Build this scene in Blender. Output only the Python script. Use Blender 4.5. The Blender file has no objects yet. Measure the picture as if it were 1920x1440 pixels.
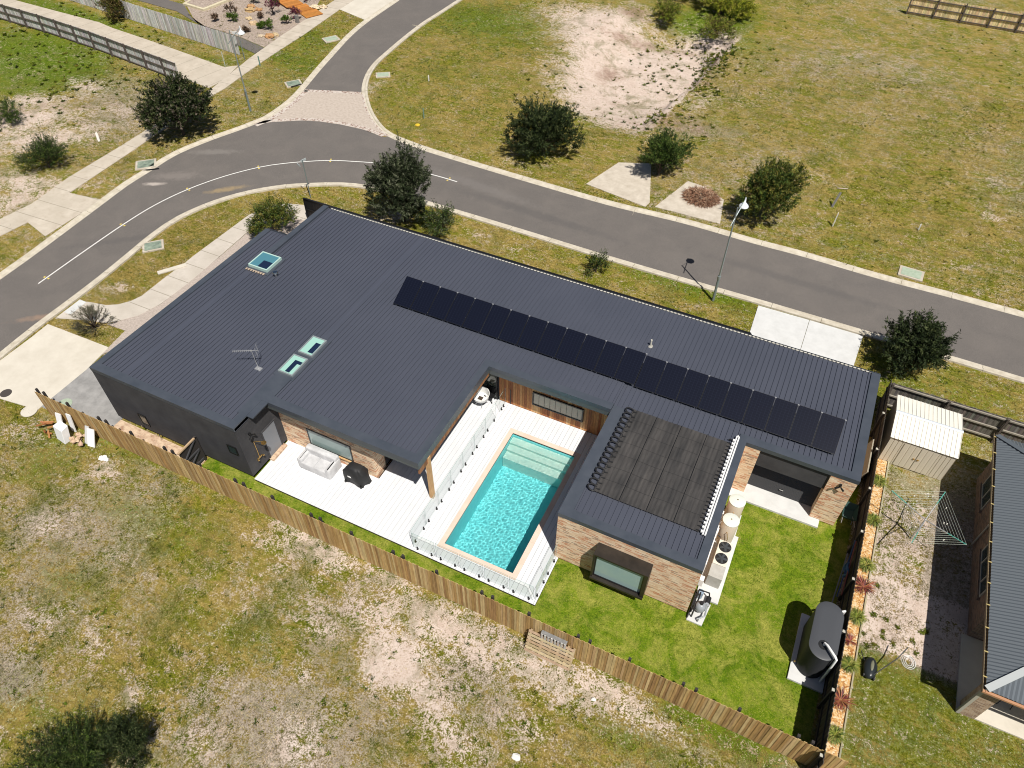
import bpy, math, random
import numpy as np
from mathutils import Vector, Matrix, noise
from mathutils.geometry import tessellate_polygon
random.seed(7); RNG=np.random.default_rng(11)
PI=math.pi
scene=bpy.context.scene
# ---------------------------------------------------------------- camera
CAM={'f': 1380.9935454555687, 'RT': [0.900758, 0.434289, 0.005269], 'UP': [-0.321455, 0.658474, 0.680499], 'FW': [-0.292063, 0.614658, -0.732731]}
cd=bpy.data.cameras.new('camera'); cam=bpy.data.objects.new('camera',cd); scene.collection.objects.link(cam)
rt,up,fw=[Vector(CAM[k]) for k in('RT','UP','FW')]
M=Matrix.Identity(4)
for i in range(3):
    M[i][0]=rt[i]; M[i][1]=up[i]; M[i][2]=-fw[i]
M[0][3],M[1][3],M[2][3]=0,0,30
cam.matrix_world=M
cd.sensor_width=36; cd.lens=36*CAM['f']/1920; cd.clip_start=.1; cd.clip_end=3000
scene.camera=cam
scene.render.resolution_x=1024; scene.render.resolution_y=768
# ---------------------------------------------------------------- sky and sun
SUN_EL,SUN_AZ=math.radians(61),math.radians(132.5)      # azimuth clockwise from +Y
w=bpy.data.worlds.new('World'); scene.world=w; w.use_nodes=True
nt=w.node_tree; nt.nodes.clear()
sky=nt.nodes.new('ShaderNodeTexSky'); sky.sky_type='NISHITA'; sky.sun_disc=False
sky.sun_elevation=SUN_EL; sky.sun_rotation=SUN_AZ
bg=nt.nodes.new('ShaderNodeBackground'); bg.inputs['Strength'].default_value=.042
wo=nt.nodes.new('ShaderNodeOutputWorld'); nt.links.new(sky.outputs[0],bg.inputs[0]); nt.links.new(bg.outputs[0],wo.inputs[0])
sd=bpy.data.lights.new('sun','SUN'); sd.energy=5.0; sd.angle=math.radians(.5); sd.color=(1,.955,.88)
sun=bpy.data.objects.new('sun',sd); scene.collection.objects.link(sun)
sv=Vector((math.cos(SUN_EL)*math.sin(SUN_AZ),math.cos(SUN_EL)*math.cos(SUN_AZ),math.sin(SUN_EL)))
sun.rotation_euler=sv.to_track_quat('Z','Y').to_euler(); sun.location=(0,0,60)
sd.cycles.is_caustics_light=True
scene.view_settings.view_transform='Standard'; scene.view_settings.look='None'
scene.cycles.filter_width=1.05
scene.view_settings.exposure=.2; scene.view_settings.gamma=1
C=scene.collection
# ---------------------------------------------------------------- materials
def mat(name,col,rough=.7,metal=0.,spec=.4,**k):
    m=bpy.data.materials.new(name); m.use_nodes=True
    b=m.node_tree.nodes['Principled BSDF']
    b.inputs['Base Color'].default_value=(*col,1); b.inputs['Roughness'].default_value=rough
    b.inputs['Metallic'].default_value=metal; b.inputs['Specular IOR Level'].default_value=spec
    return m
class NT:
    """small helper to wire shader nodes"""
    def __init__(s,m): s.m=m; s.t=m.node_tree; s.b=s.t.nodes['Principled BSDF']
    def n(s,ty,**k):
        o=s.t.nodes.new(ty)
        for a,v in k.items():
            if a.startswith('i_'):
                key=a[2:].replace('_',' ')
                o.inputs[key].default_value=v
            else: setattr(o,a,v)
        return o
    def l(s,a,b): s.t.links.new(a,b)
    def coord(s,scale=(1,1,1),kind='Position'):
        g=s.n('ShaderNodeNewGeometry'); mp=s.n('ShaderNodeMapping'); mp.inputs['Scale'].default_value=scale
        s.l(g.outputs['Position'],mp.inputs['Vector']); return mp.outputs[0]
    def noise(s,scale,det=4,rough=.55,vec=None,dist=0):
        o=s.n('ShaderNodeTexNoise'); o.inputs['Scale'].default_value=scale; o.inputs['Detail'].default_value=det
        o.inputs['Roughness'].default_value=rough; o.inputs['Distortion'].default_value=dist
        s.l(vec if vec is not None else s.coord(),o.inputs['Vector']); return o.outputs['Fac']
    def ramp(s,fac,stops,interp='LINEAR'):
        o=s.n('ShaderNodeValToRGB'); cr=o.color_ramp; cr.interpolation=interp
        while len(cr.elements)<len(stops): cr.elements.new(.5)
        for e,(p,c) in zip(cr.elements,stops):
            e.position=p; e.color=(*c,1) if hasattr(c,'__len__') else (c,c,c,1)
        s.l(fac,o.inputs[0]); return o.outputs[0]
    def math(s,op,a,b=None,clamp=False):
        o=s.n('ShaderNodeMath',operation=op); o.use_clamp=clamp
        for i,x in enumerate((a,b)):
            if x is None: continue
            if isinstance(x,(int,float)): o.inputs[i].default_value=x
            else: s.l(x,o.inputs[i])
        return o.outputs[0]
    def mix(s,fac,a,b,mode='MIX'):
        o=s.n('ShaderNodeMix',data_type='RGBA',blend_type=mode)
        for i,x in ((0,fac),(6,a),(7,b)):
            if isinstance(x,(int,float)): o.inputs[i].default_value=x
            elif isinstance(x,tuple): o.inputs[i].default_value=(*x,1)
            else: s.l(x,o.inputs[i])
        return o.outputs[2]
    def base(s,c): s.l(c,s.b.inputs['Base Color'])
    def bump(s,h,strength=.3,dist=.02):
        o=s.n('ShaderNodeBump'); o.inputs['Strength'].default_value=strength; o.inputs['Distance'].default_value=dist
        s.l(h,o.inputs['Height']); s.l(o.outputs[0],s.b.inputs['Normal'])
def nmat(name,c1,c2,scale,rough=.8,det=6,bump=0,stretch=(1,1,1),lo=.3,hi=.7,c3=None,metal=0,spec=.4):
    m=mat(name,c1,rough,metal,spec); t=NT(m)
    f=t.noise(scale,det,.65,t.coord(stretch))
    st=[(lo,c1),(hi,c2)] if c3 is None else [(lo,c1),((lo+hi)/2,c2),(hi,c3)]
    t.base(t.ramp(f,st))
    if bump: t.bump(f,bump,.03)
    return m
def attrmat(name,rough=.7,spec=.3,scale=8,amt=.35,stretch=(1,1,1),bump=0):
    """real colour of each board / leaf / stone stored on the mesh, with grain on top"""
    m=mat(name,(.5,.5,.5),rough,0,spec); t=NT(m)
    a=t.n('ShaderNodeAttribute',attribute_name='col')
    f=t.noise(scale,5,.6,t.coord(stretch))
    g=t.ramp(f,[(.25,1-amt),(.75,1+amt*.4)])
    t.base(t.mix(1.,a.outputs['Color'],g,'MULTIPLY'))
    if bump: t.bump(f,bump,.02)
    return m
# ---------------------------------------------------------------- mesh builder
WL={}; SOLID=[]
class MB:
    def __init__(s): s.v=[]; s.f=[]; s.c=[]
    def add(s,vs,fs,col=None):
        o=len(s.v); s.v+= [tuple(p) for p in vs]; s.f+=[tuple(i+o for i in f) for f in fs]
        s.c+=[col]*len(fs); return s
    def box(s,x0,x1,y0,y1,z0,z1,col=None):
        return s.hexa([(x0,y0,z0),(x1,y0,z0),(x1,y1,z0),(x0,y1,z0),(x0,y0,z1),(x1,y0,z1),(x1,y1,z1),(x0,y1,z1)],col)
    def hexa(s,v,col=None):
        return s.add(v,[(3,2,1,0),(4,5,6,7),(0,1,5,4),(1,2,6,5),(2,3,7,6),(3,0,4,7)],col)
    def slab(s,x0,x1,y0,y1,zf,th,col=None):
        return s.hexa([(x0,y0,zf(y0)-th),(x1,y0,zf(y0)-th),(x1,y1,zf(y1)-th),(x0,y1,zf(y1)-th),(x0,y0,zf(y0)),(x1,y0,zf(y0)),(x1,y1,zf(y1)),(x0,y1,zf(y1))],col)
    def obox(s,c,ax,ay,az,col=None):
        """oriented box: centre and three half-axis vectors"""
        c=Vector(c);ax=Vector(ax);ay=Vector(ay);az=Vector(az)
        P=[c+ax*i+ay*j+az*k for k in(-1,1) for (i,j) in((-1,-1),(1,-1),(1,1),(-1,1))]
        return s.hexa(P,col)
    def bar(s,p,q,w,h=None,col=None,upv=(0,0,1)):
        p,q=Vector(p),Vector(q); d=q-p; L=d.length; d.normalize(); u=Vector(upv)
        if abs(d.dot(u))>.95: u=Vector((1,0,0))
        sx=d.cross(u).normalized(); sz=sx.cross(d)
        return s.obox((p+q)/2,d*L/2,sx*w/2,sz*(h or w)/2,col)
    def tube(s,pts,r,n=10,col=None,cap=True,closed=False):
        pts=[Vector(p) for p in pts]; N=len(pts); R=r if hasattr(r,'__len__') else [r]*N
        o=len(s.v); prev=None
        for i,p in enumerate(pts):
            a=pts[(i-1)%N] if (i>0 or closed) else p; b=pts[(i+1)%N] if (i<N-1 or closed) else p
            d=(b-a).normalized()
            if prev is None:
                u=Vector((0,0,1)) if abs(d.z)<.9 else Vector((1,0,0)); x=d.cross(u).normalized()
            else: x=(prev-d*prev.dot(d)).normalized()
            prev=x; y=d.cross(x)
            for k in range(n):
                t=2*PI*k/n; s.v.append(tuple(p+(x*math.cos(t)+y*math.sin(t))*R[i]))
        m=N if closed else N-1
        for i in range(m):
            for k in range(n):
                a=o+i*n+k; b=o+i*n+(k+1)%n; c=o+((i+1)%N)*n+(k+1)%n; d_=o+((i+1)%N)*n+k
                s.f.append((a,b,c,d_)); s.c.append(col)
        if cap and not closed:
            s.f.append(tuple(o+k for k in range(n))[::-1]); s.f.append(tuple(o+(N-1)*n+k for k in range(n))); s.c+=[col,col]
        return s
    def cyl(s,x,y,z0,z1,r,n=20,r1=None,col=None): return s.tube([(x,y,z0),(x,y,z1)],[r,r if r1 is None else r1],n,col)
    def lathe(s,x,y,prof,n=20,col=None):
        return s.tube([(x,y,z) for r,z in prof],[r for r,z in prof],n,col)
    def prism(s,poly,z0,z1,col=None):
        if z1<.06: SOLID.append([tuple(map(float,p)) for p in poly])
        n=len(poly); A=sum(poly[i][0]*poly[(i+1)%n][1]-poly[(i+1)%n][0]*poly[i][1] for i in range(n))
        if A<0: poly=poly[::-1]
        o=len(s.v); s.v+=[(x,y,z1) for x,y in poly]+[(x,y,z0) for x,y in poly]
        tr=tessellate_polygon([[Vector((x,y,0)) for x,y in poly]])
        for t in tr:
            a,b,c=[Vector((*poly[i],0)) for i in t]
            if (b-a).cross(c-a).z<0: t=t[::-1]
            s.f.append(tuple(o+i for i in t)); s.c.append(col)
        for i in range(n):
            j=(i+1)%n; s.f.append((o+i,o+n+i,o+n+j,o+j)); s.c.append(col)
        return s
    def rings(s,rings,col=None,capt=True):
        """skin a list of closed rings of equal length"""
        o=len(s.v); n=len(rings[0])
        for r in rings: s.v+=[tuple(p) for p in r]
        for i in range(len(rings)-1):
            for k in range(n):
                s.f.append((o+i*n+k,o+i*n+(k+1)%n,o+(i+1)*n+(k+1)%n,o+(i+1)*n+k)); s.c.append(col)
        if capt:
            s.f.append(tuple(o+(len(rings)-1)*n+k for k in range(n))); s.f.append(tuple(o+k for k in range(n))[::-1]); s.c+=[col,col]
        return s
    def build(s,name,m,parent=None,loc=None,smooth=False,bev=0):
        L=Vector((0,0,0))
        if parent is not None: L=WL[parent.name]
        if loc is not None: L=Vector(loc)
        me=bpy.data.meshes.new(name); V=np.array(s.v,float)-np.array(L)
        me.from_pydata(V.tolist(),[],s.f); me.update()
        if any(c is not None for c in s.c):
            a=me.color_attributes.new('col','FLOAT_COLOR','CORNER'); arr=[]
            for f,c in zip(s.f,s.c): arr+=[*(c or (.5,.5,.5)),1]*len(f)
            a.data.foreach_set('color',arr)
        if smooth:
            me.polygons.foreach_set('use_smooth',[True]*len(s.f))
        me.materials.append(m)
        o=bpy.data.objects.new(name,me); C.objects.link(o); WL[o.name]=L
        if parent is not None:
            o.parent=parent
            if loc is not None: o.location=L-WL[parent.name]
        else: o.location=L
        if smooth and smooth!='all':
            md=o.modifiers.new('split','EDGE_SPLIT'); md.split_angle=math.radians(35)
        if bev:
            md=o.modifiers.new('bevel','BEVEL'); md.width=bev; md.segments=2; md.limit_method='ANGLE'
        return o
def tag(o,label,cat,group=None):
    o['label']=label; o['category']=cat
    if group: o['group']=group
    return o
def struct(o,kind='structure'): o['kind']=kind; return o
def thing(name,label,cat,loc,group=None):
    o=bpy.data.objects.new(name,None); o.empty_display_size=.2; C.objects.link(o); o.location=loc; WL[o.name]=Vector(loc)
    return tag(o,label,cat,group)
def jit(c,a=.15,r=random): k=1+r.uniform(-a,a); return tuple(max(0,x*k*(1+r.uniform(-a*.25,a*.25))) for x in c)
def smooth_line(P,step=.8):
    P=[np.array(p,float) for p in P]; P=[2*P[0]-P[1]]+P+[2*P[-1]-P[-2]]; out=[]
    for i in range(1,len(P)-2):
        n=max(1,int(np.linalg.norm(P[i+1]-P[i])/step))
        for k in range(n):
            t=k/n; a,b,c,d=P[i-1:i+3]
            out.append(.5*((2*b)+(-a+c)*t+(2*a-5*b+4*c-d)*t*t+(-a+3*b-3*c+d)*t**3))
    out.append(P[-2]); return out
def extend(P,a,b):
    P=[np.array(p,float) for p in P]
    d0=P[0]-P[1]; d0/=np.linalg.norm(d0); d1=P[-1]-P[-2]; d1/=np.linalg.norm(d1)
    return [P[0]+d0*k for k in range(a-a%5,0,-5)]+P+[P[-1]+d1*k for k in range(5,b+1,5)]
def offs(P,d):
    P=[np.array(p,float) for p in P]; out=[]
    for i,p in enumerate(P):
        a=P[max(0,i-1)]; b=P[min(len(P)-1,i+1)]; t=(b-a)/np.linalg.norm(b-a); out.append(p+np.array([-t[1],t[0]])*d)
    return out
def sweep(mb,P,prof,col=None,seg=None,gap=.02):
    """sweep profile (offset,z) along polyline, optionally cut into castings of length seg"""
    def run(Q):
        L=[offs(Q,d) for d,z in prof]
        rings=[[(*L[j][i],prof[j][1]) for j in range(len(prof))] for i in range(len(Q))]
        n=len(prof); o=len(mb.v)
        for r in rings: mb.v.extend([tuple(map(float,p)) for p in r])
        for i in range(len(Q)-1):
            for j in range(n-1):
                mb.f.append((o+i*n+j,o+(i+1)*n+j,o+(i+1)*n+j+1,o+i*n+j+1)); mb.c.append(col)
    if not seg: run(P); return
    cur=[P[0]]; acc=0
    for a,b in zip(P[:-1],P[1:]):
        l=np.linalg.norm(b-a); 
        if acc+l>=seg:
            t=(seg-acc)/l; q=a+(b-a)*t; cur.append(q-(b-a)/l*gap); run(cur); cur=[q]; acc=l-(seg-acc)
            cur.append(b)
        else: acc+=l; cur.append(b)
    if len(cur)>1: run(cur)
def pip(X,Y,poly):
    ins=np.zeros(X.shape,bool); n=len(poly)
    for i in range(n):
        x0,y0=poly[i]; x1,y1=poly[(i+1)%n]
        c=((y0>Y)!=(y1>Y)); 
        with np.errstate(divide='ignore',invalid='ignore'):
            xi=(x1-x0)*(Y-y0)/(y1-y0+1e-12)+x0
        ins^=c&(X<xi)
    return ins
# =============================================================== SETTING
# lines of the street, metres (kerb faces)
KN=smooth_line(extend([(-39.56,14.49),(-39.72,16.83),(-39.75,19.63),(-39.83,22.04),(-40.00,24.37),(-40.21,26.98),(-40.06,29.37),(-39.13,31.98),(-37.69,34.16),(-35.87,35.92),(-34.23,36.97),(-32.25,38.03),(-30.27,38.60),(-28.05,38.74),(-24.46,38.74),(-17.63,38.62),(-11.55,38.46),(-6.16,38.42),(-1.01,38.43),(4.14,38.39),(9.25,38.34),(13.74,38.26)],25,60))
K2=smooth_line(extend([(-45.15,19.01),(-45.30,21.70),(-45.58,25.02),(-45.88,28.35),(-46.09,30.73),(-46.03,32.80),(-45.93,35.69),(-45.01,38.70),(-44.28,40.40),(-43.64,42.08),(-43.25,43.38),(-43.23,45.78),(-43.55,48.13),(-44.75,52.69),(-45.46,55.63),(-46.57,60.54),(-47.05,64.61),(-47.26,70.65)],25,40))
K3=smooth_line(extend([(-41.78,73.39),(-41.91,69.69),(-42.06,66.34),(-41.90,62.45),(-41.60,58.87),(-41.30,56.28),(-40.61,53.89),(-39.44,51.52),(-38.12,49.71),(-36.47,47.87),(-34.50,46.21),(-32.80,45.31),(-30.20,44.81),(-27.44,44.55),(-20.56,44.20),(-13.37,43.97),(-7.89,44.18),(-2.88,44.02),(0.21,44.03),(5.22,43.82),(9.47,43.85),(13.71,43.82)],40,60))
APR_TOP=[(-43.72,49.06),(-41.59,49.89),(-38.99,50.84)]; APR_BOT=[(-43.64,42.08),(-42.63,43.08),(-40.55,44.41),(-39.14,44.91),(-37.25,45.25),(-35.23,45.36),(-33.13,45.04)]
HOUSE_RECT=(-29.4,5.6,13.8,30.7)
# ---- ground sheet
gx=np.concatenate([np.arange(-500,-92,24.),np.arange(-92,-60,.5),np.arange(-60,15,.3),np.arange(15,40,1.),np.arange(40,500,24.)])
gy=np.concatenate([np.arange(-400,-8,24.),np.arange(-8,60,.3),np.arange(60,108,.5),np.arange(108,700,26.)])
X,Y=np.meshgrid(gx,gy)
def fbm(X,Y,s,seed=0,oct=3):
    rs=np.random.default_rng(seed); Z=np.zeros_like(X); amp=1
    for o in range(oct):
        for k in range(5):
            a=rs.uniform(0,2*PI); ph=rs.uniform(0,2*PI); f=s*2**o*rs.uniform(.6,1.4)
            Z+=amp*np.sin(f*(X*np.cos(a)+Y*np.sin(a))+ph+1.3*np.sin(.7*f*(Y*np.cos(a)-X*np.sin(a))+ph*2))
        amp*=.55
    return Z/5
def splat(A,L):
    for (x,y),rx,ry,ang,val in L:
        c,s_=math.cos(ang),math.sin(ang); u=((X-x)*c+(Y-y)*s_)/rx; v=(-(X-x)*s_+(Y-y)*c)/ry
        A+=val*np.exp(-(u*u+v*v))
sand=np.zeros_like(X); lush=np.zeros_like(X); dirt=np.zeros_like(X)
splat(sand,[((-25.90,74.86),6,5,0,.95),((-21.01,70.06),6,4.5,0,.9),((-16.64,63.41),7,4,0,.9),((-15.46,70.16),4,4.5,.3,.9),((-22.95,65.15),3.5,4.5,0,.6),((-15.62,56.85),4.5,2.2,0,.9),((-20.83,58.50),3,2,0,.55),((-14.34,75.47),2.6,3.8,.0,1.2),((-12.80,68.93),2.2,3.4,.0,1.2),((-12.15,62.26),2.8,2.2,.3,1.),
 ((-20.49,61.50),3,2.2,0,.5),((-13.90,58.73),3,1.8,.2,.6),
 ((-63.52,36.80),1.6,5,-.9,.75),((-59.77,36.02),1.5,6,-.9,.85),((-61.98,41.15),2.2,1.4,0,.8),((-59.86,33.97),4,2.5,0,.45),((-58.61,30.79),3,3,0,.8),((-53.46,27.34),4,1.3,0,.75),((-51.97,24.98),4,1.5,0,.8),((-55.41,33.76),1.4,3,-.8,.5),((-55.42,35.66),1,3,-.8,.4),((-50.47,28.81),3,.8,.3,.5),
 ((-9.63,8.97),1.5,1.,-.2,1.),((-10.12,8.12),.7,.6,0,.6),((-8.08,11.38),1.5,1.2,0,.62),((-9.90,10.89),1.8,1.2,0,.45),((-6.68,11.15),1.5,1.,0,.5),((-4.59,11.41),1.2,.9,0,.35),((-11.54,10.10),1.5,1.,0,.45),((-16.69,12.11),2.2,.6,-.2,.5),((-14.34,12.16),1.6,.4,-.1,.5),((-11.23,12.19),1.8,.5,-.3,.45),((-7.11,8.30),1.8,.8,-.6,.55),
 ((-27.64,11.03),.9,.7,0,.8),((-27.39,7.38),1,.6,0,.5),((-21.54,4.46),1.6,.6,-.5,.55),((-18.16,3.17),.8,.4,-.6,.8),((-24.04,4.17),1.2,.8,0,.4),((-33.98,10.61),1.2,.7,0,.5),((-11.19,4.78),1.4,.8,-.5,.55),((-12.62,7.03),.8,.5,0,.6),((-14.36,3.03),1.5,.7,0,.4),((-18.38,11.13),1.5,.5,0,.45),((-22.46,7.62),1.4,.5,0,.4),((-13.11,8.81),1,.5,0,.5),
 ((-1.44,11.74),1.5,1.,0,.5),((-3.17,10.90),1,.5,0,.45),((1.38,11.29),1.2,.6,0,.4),((-3.27,9.04),1.3,.6,0,.4),((-5.41,7.36),1,.5,0,.35),((-0.19,11.42),1,.5,0,.4),
 ((11.05,59.94),1.6,.7,-.6,.8),((12.16,59.66),1,1,0,.5),((-0.62,54.60),1.2,1.,0,.35),((-0.99,76.06),1.6,.6,0,.4),((10.16,73.31),1,.7,0,.4),((5.21,93.57),5,1.0,0,.5),((10.86,94.78),3,1.,0,.4),((6.89,70.60),.8,.6,0,.35),((0.83,57.88),.8,.6,0,.3),((11.23,54.95),2,.7,-.6,.4),
 ((-38.02,21.62),1.2,.5,.4,.7),((-37.03,24.50),1.5,.8,0,.15),((-19.99,36.77),1.5,.4,0,.35),((-17.37,36.38),1,.3,0,.3),((-47.68,30.99),1.2,.5,.3,.4),((-26.91,36.20),1.5,1,0,.6),((-38.65,51.35),.8,2,.2,.5),((-29.50,56.11),1.2,.8,0,.4),((-21.99,46.45),2,.8,0,.3),((1.05,39.62),1,.5,0,.2),((9.88,47.51),1,.5,0,.3)])
splat(lush,[((-68.84,39.87),9,6,0,.75),((-67.67,44.20),6,3.5,-.2,.65),((-74.67,44.71),8,4,-.2,.6),((-60.33,54.69),12,1.2,-.12,.9),((-76.95,52.50),12,1.4,-.1,1.),((-55.22,50.39),3,1,0,.6),
 ((-37.55,70.60),8,5,.4,.55),((-32.81,68.42),7,5,0,.45),((-34.86,57.97),5,3,0,.3),((-34.17,50.27),2.5,2,0,.3),((-26.34,47.18),4,1.6,0,.2),((-16.20,81.27),5,3,.5,1.),((-13.32,76.69),3,5,.7,.7),((-48.88,57.56),3,6,.75,.55),((-47.75,50.34),3,6,.75,.3),
 ((-28.95,12.28),3.5,.8,0,.5),((-31.09,10.46),1.6,1,0,.4),((-30.72,9.17),1,.7,0,.3),((-21.49,9.62),4,1.5,0,.3),((-16.76,7.04),3.2,1.1,0,.38),((-24.42,5.79),2,.8,0,.3),((-25.26,9.73),2,1,0,.3),((4.31,12.07),2.5,.8,-.1,.7),((0.64,10.29),2,1,0,.35),((2.01,12.04),1.4,.4,-.1,.5),((-4.63,9.96),1.2,.8,0,.25),((-20.04,1.58),3,1,.3,.35),
 ((-7.08,37.97),8,.8,0,.4),((-3.44,37.41),5,1.2,0,.5),((5.06,34.16),3,1,0,.35),((8.91,35.35),5,1.6,0,.35),((-37.37,22.53),3,1,.7,.3),((4.69,46.23),5,1.5,0,.15),((-9.29,59.47),6,3,0,.15),((5.33,60.10),8,3,0,.1)])
splat(dirt,[((-21.59,66.46),1.8,2,0,.7),((-23.17,77.78),1.6,1.6,0,.6),((-22.97,75.56),2,1,0,.3),((-12.92,5.03),3,1.2,0,.5),((-26.60,7.45),2,1.5,0,.3),((-22.96,1.54),1.2,.8,0,.7),((-59.13,41.19),5,3,-.4,.35),((-54.26,38.24),4,4,-.4,.4),((1.27,77.18),9,5,0,.15),((-11.43,57.42),4,1.6,.3,.55),((2.49,17.72),.5,.5,0,.0)])
stain=np.zeros_like(X); patch=np.zeros_like(X)
splat(stain,[((-21.59,66.46),1.3,2.,0,.75),((-23.55,78.87),1.5,1.6,0,.8),((-22.86,73.67),2.2,1.3,0,.6),((-20.05,74.49),1.6,.8,0,.4),((-17.12,74.79),2.,1.,0,.5),((-18.64,61.27),1.8,1.2,0,.35),((-14.51,58.42),3.5,1.4,.1,.3),((-12.35,57.46),4,1.2,.2,.45),((-12.97,71.40),.8,3.2,.0,.5),((-12.29,66.16),1.,2.,0,.4),((-66.60,36.92),3,4,0,.2),((-60.52,36.69),.5,5,-.9,.35),((-62.72,36.13),.5,5,-.9,.35)])
ts_=(Y>55)&(sand>.15); sand[ts_]+=.24*fbm(X,Y,.55,33)[ts_]-.04; sand[(Y>55)&(X>(-13.75,77.92)[0]+(Y-68)*.10+.9)]*=.2
trl=(Y>45)&(X>-14); dirt[trl]+=.12+.30*fbm(X,Y,.3,51)[trl]; lush[trl]+=.16*fbm(X,Y,.45,52)[trl]; sand[trl]+=.10*fbm(X,Y,.8,53)[trl]
patch[:]=.75; patch[Y<12.35]=1.; patch[(Y<12.35)&(X>-14)]=.75; patch[(X>6.6)&(Y<32)]=0
bl=Y<12.35; lush[bl]+=.10*fbm(X,Y,.5,3)[bl]+.02; sand[bl]+=.26*fbm(X,Y,.6,5)[bl]+.0; dirt[bl]+=.24+.34*fbm(X,Y,.5,15)[bl]; lush[bl]+=.12*fbm(X,Y,.8,16)[bl]+.04
right_bl=bl&(X>-17); dirt[right_bl]+=.12; sand[right_bl]+=.04
tl=(X<-40)&(Y>20)&(Y<52); sand[tl]*=.72; sand[tl]+=.18*fbm(X,Y,.7,19)[tl]; dirt[tl]+=.15
ver=(Y>31)&(Y<60)&~tl; lush[ver]+=.12*fbm(X,Y,.4,8)[ver]+.04
yard=(X>-20.6)&(X<6.5)&(Y>12.4)&(Y<24.3); lawn=np.where((X>-23.6)&(X<6.5)&(Y>12.4)&(Y<24.3),1.,0.)
side=(X>5.8)&(X<6.5)&(Y>23.5)&(Y<33); lawn[side]=1
nb=(X>6.55)&(Y<32.5)
sand[nb]=0; lush[nb]=0; dirt[nb]=.25
nbs=nb&(Y>17.9)&(Y<30); sand[nbs]=.36+.10*fbm(X,Y,1.2,9)[nbs]; dirt[nbs]=.5
m=nb&(X>9.8)&(Y>17.9)&(Y<28); sand[m]=.05; dirt[m]=.8
m=nb&(Y>17.9)&(Y<21.8); sand[m]=.85
m=nb&(Y>26.5); lush[m]=.30; sand[m]=.1
m=nb&(Y<=18.3); lush[m]=.42+.1*fbm(X,Y,1.,12)[m]; sand[m]=.02
XV=(-21.57,67.12)
Z=-.012*np.abs(fbm(X,Y,.9,2))-.01
Z-=.03*(1-lawn)*np.abs(fbm(X,Y,3.,4,2))
PIT=[(-29.23,77.99),(-23.82,66.00),(-20.23,58.25),(-15.08,54.64),(-13.34,56.97),(-11.94,60.74),(-12.00,66.89),(-12.98,73.38),(-14.38,77.61),(-17.40,77.59),(-22.49,86.55)]
cx_,cy_=np.mean([p[0] for p in PIT]),np.mean([p[1] for p in PIT])
# the sandy hollow: gentle on the left, a cut bank on the right
ub=(X-cx_)/8.5; vb=(Y-cy_)/15.
rr=np.sqrt(ub*ub+vb*vb); hol=np.clip((1.0-rr)/.55,0,1); bank=1/(1+np.exp(-(X-((-13.51,76.59)[0]+.2+ (Y-cy_)*.10)+fbm(X,Y,1.2,6)*.55)*7.))
Z-=1.5*hol**1.1*(1-bank)*(np.abs(vb)<1.6)
fine=(X>-92)&(X<40)&(Y>-8)&(Y<108)
Z[~fine]=-.03
Z[(X>-10.55)&(X<-6.65)&(Y>14.45)&(Y<22.15)]=-2.6
def vnoise(f): return
def grid_obj(name,X,Y,Z,mats,attrs):
    h,w_=X.shape; me=bpy.data.meshes.new(name)
    co=np.stack([X,Y,Z],-1).reshape(-1,3); idx=np.arange(h*w_).reshape(h,w_)
    q=np.stack([idx[:-1,:-1],idx[:-1,1:],idx[1:,1:],idx[1:,:-1]],-1).reshape(-1,4)
    me.vertices.add(len(co)); me.vertices.foreach_set('co',co.ravel())
    me.loops.add(q.size); me.loops.foreach_set('vertex_index',q.ravel().astype(np.int32))
    me.polygons.add(len(q)); me.polygons.foreach_set('loop_start',np.arange(0,q.size,4,dtype=np.int32)); me.polygons.foreach_set('loop_total',np.full(len(q),4,dtype=np.int32))
    me.update(calc_edges=True); me.polygons.foreach_set('use_smooth',np.ones(len(q),bool))
    for n,a in attrs.items():
        at=me.attributes.new(n,'FLOAT','POINT'); at.data.foreach_set('value',a.ravel().astype(np.float32))
    me.materials.append(mats); o=bpy.data.objects.new(name,me); C.objects.link(o); return o
gm=mat('soil_and_grass',(.2,.2,.1),1.,0,.15); t=NT(gm)
A=lambda n:t.n('ShaderNodeAttribute',attribute_name=n).outputs['Fac']
co=t.coord()
big=t.noise(.23,5,.6,co,.6); mid=t.noise(.9,6,.68,co,.4); fin=t.noise(4.2,5,.72,co); vf=t.noise(15,3,.75,co); med2=t.noise(1.7,7,.75,t.coord((1,1,1)),.8)
aniso=t.noise(3.5,5,.7,t.coord((.55,1.5,1)),.3)
tex=t.math('ADD',t.math('MULTIPLY',t.math('SUBTRACT',t.math('ADD',t.math('MULTIPLY',fin,.45),t.math('MULTIPLY',vf,.55)),.5),1.45),.5)
# dry field grass, straw to olive
dry=t.ramp(t.math('ADD',t.math('MULTIPLY',aniso,.5),t.math('MULTIPLY',vf,.5)),[(.26,(.06,.043,.011)),(.42,(.17,.125,.028)),(.54,(.29,.215,.058)),(.70,(.47,.36,.15))])
olive=t.ramp(tex,[(.26,(.028,.036,.003)),(.42,(.095,.108,.007)),(.54,(.18,.17,.014)),(.70,(.32,.265,.05))])
dry=t.mix(t.ramp(t.math('ADD',t.math('MULTIPLY',big,.35),t.math('MULTIPLY',t.noise(1.1,6,.7,t.coord((.6,1.3,1)),.6),.65)),[(.45,0.),(.54,1.)]),olive,dry)
green=t.ramp(tex,[(.28,(.018,.036,.002)),(.45,(.065,.110,.004)),(.58,(.125,.17,.008)),(.72,(.24,.25,.03))])
brown=t.ramp(tex,[(.26,(.09,.07,.048)),(.42,(.22,.178,.13)),(.56,(.36,.30,.24)),(.72,(.52,.45,.38))])
sandc=t.ramp(tex,[(.22,(.26,.185,.145)),(.36,(.45,.35,.285)),(.52,(.59,.485,.42)),(.75,(.75,.67,.61))])
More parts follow.
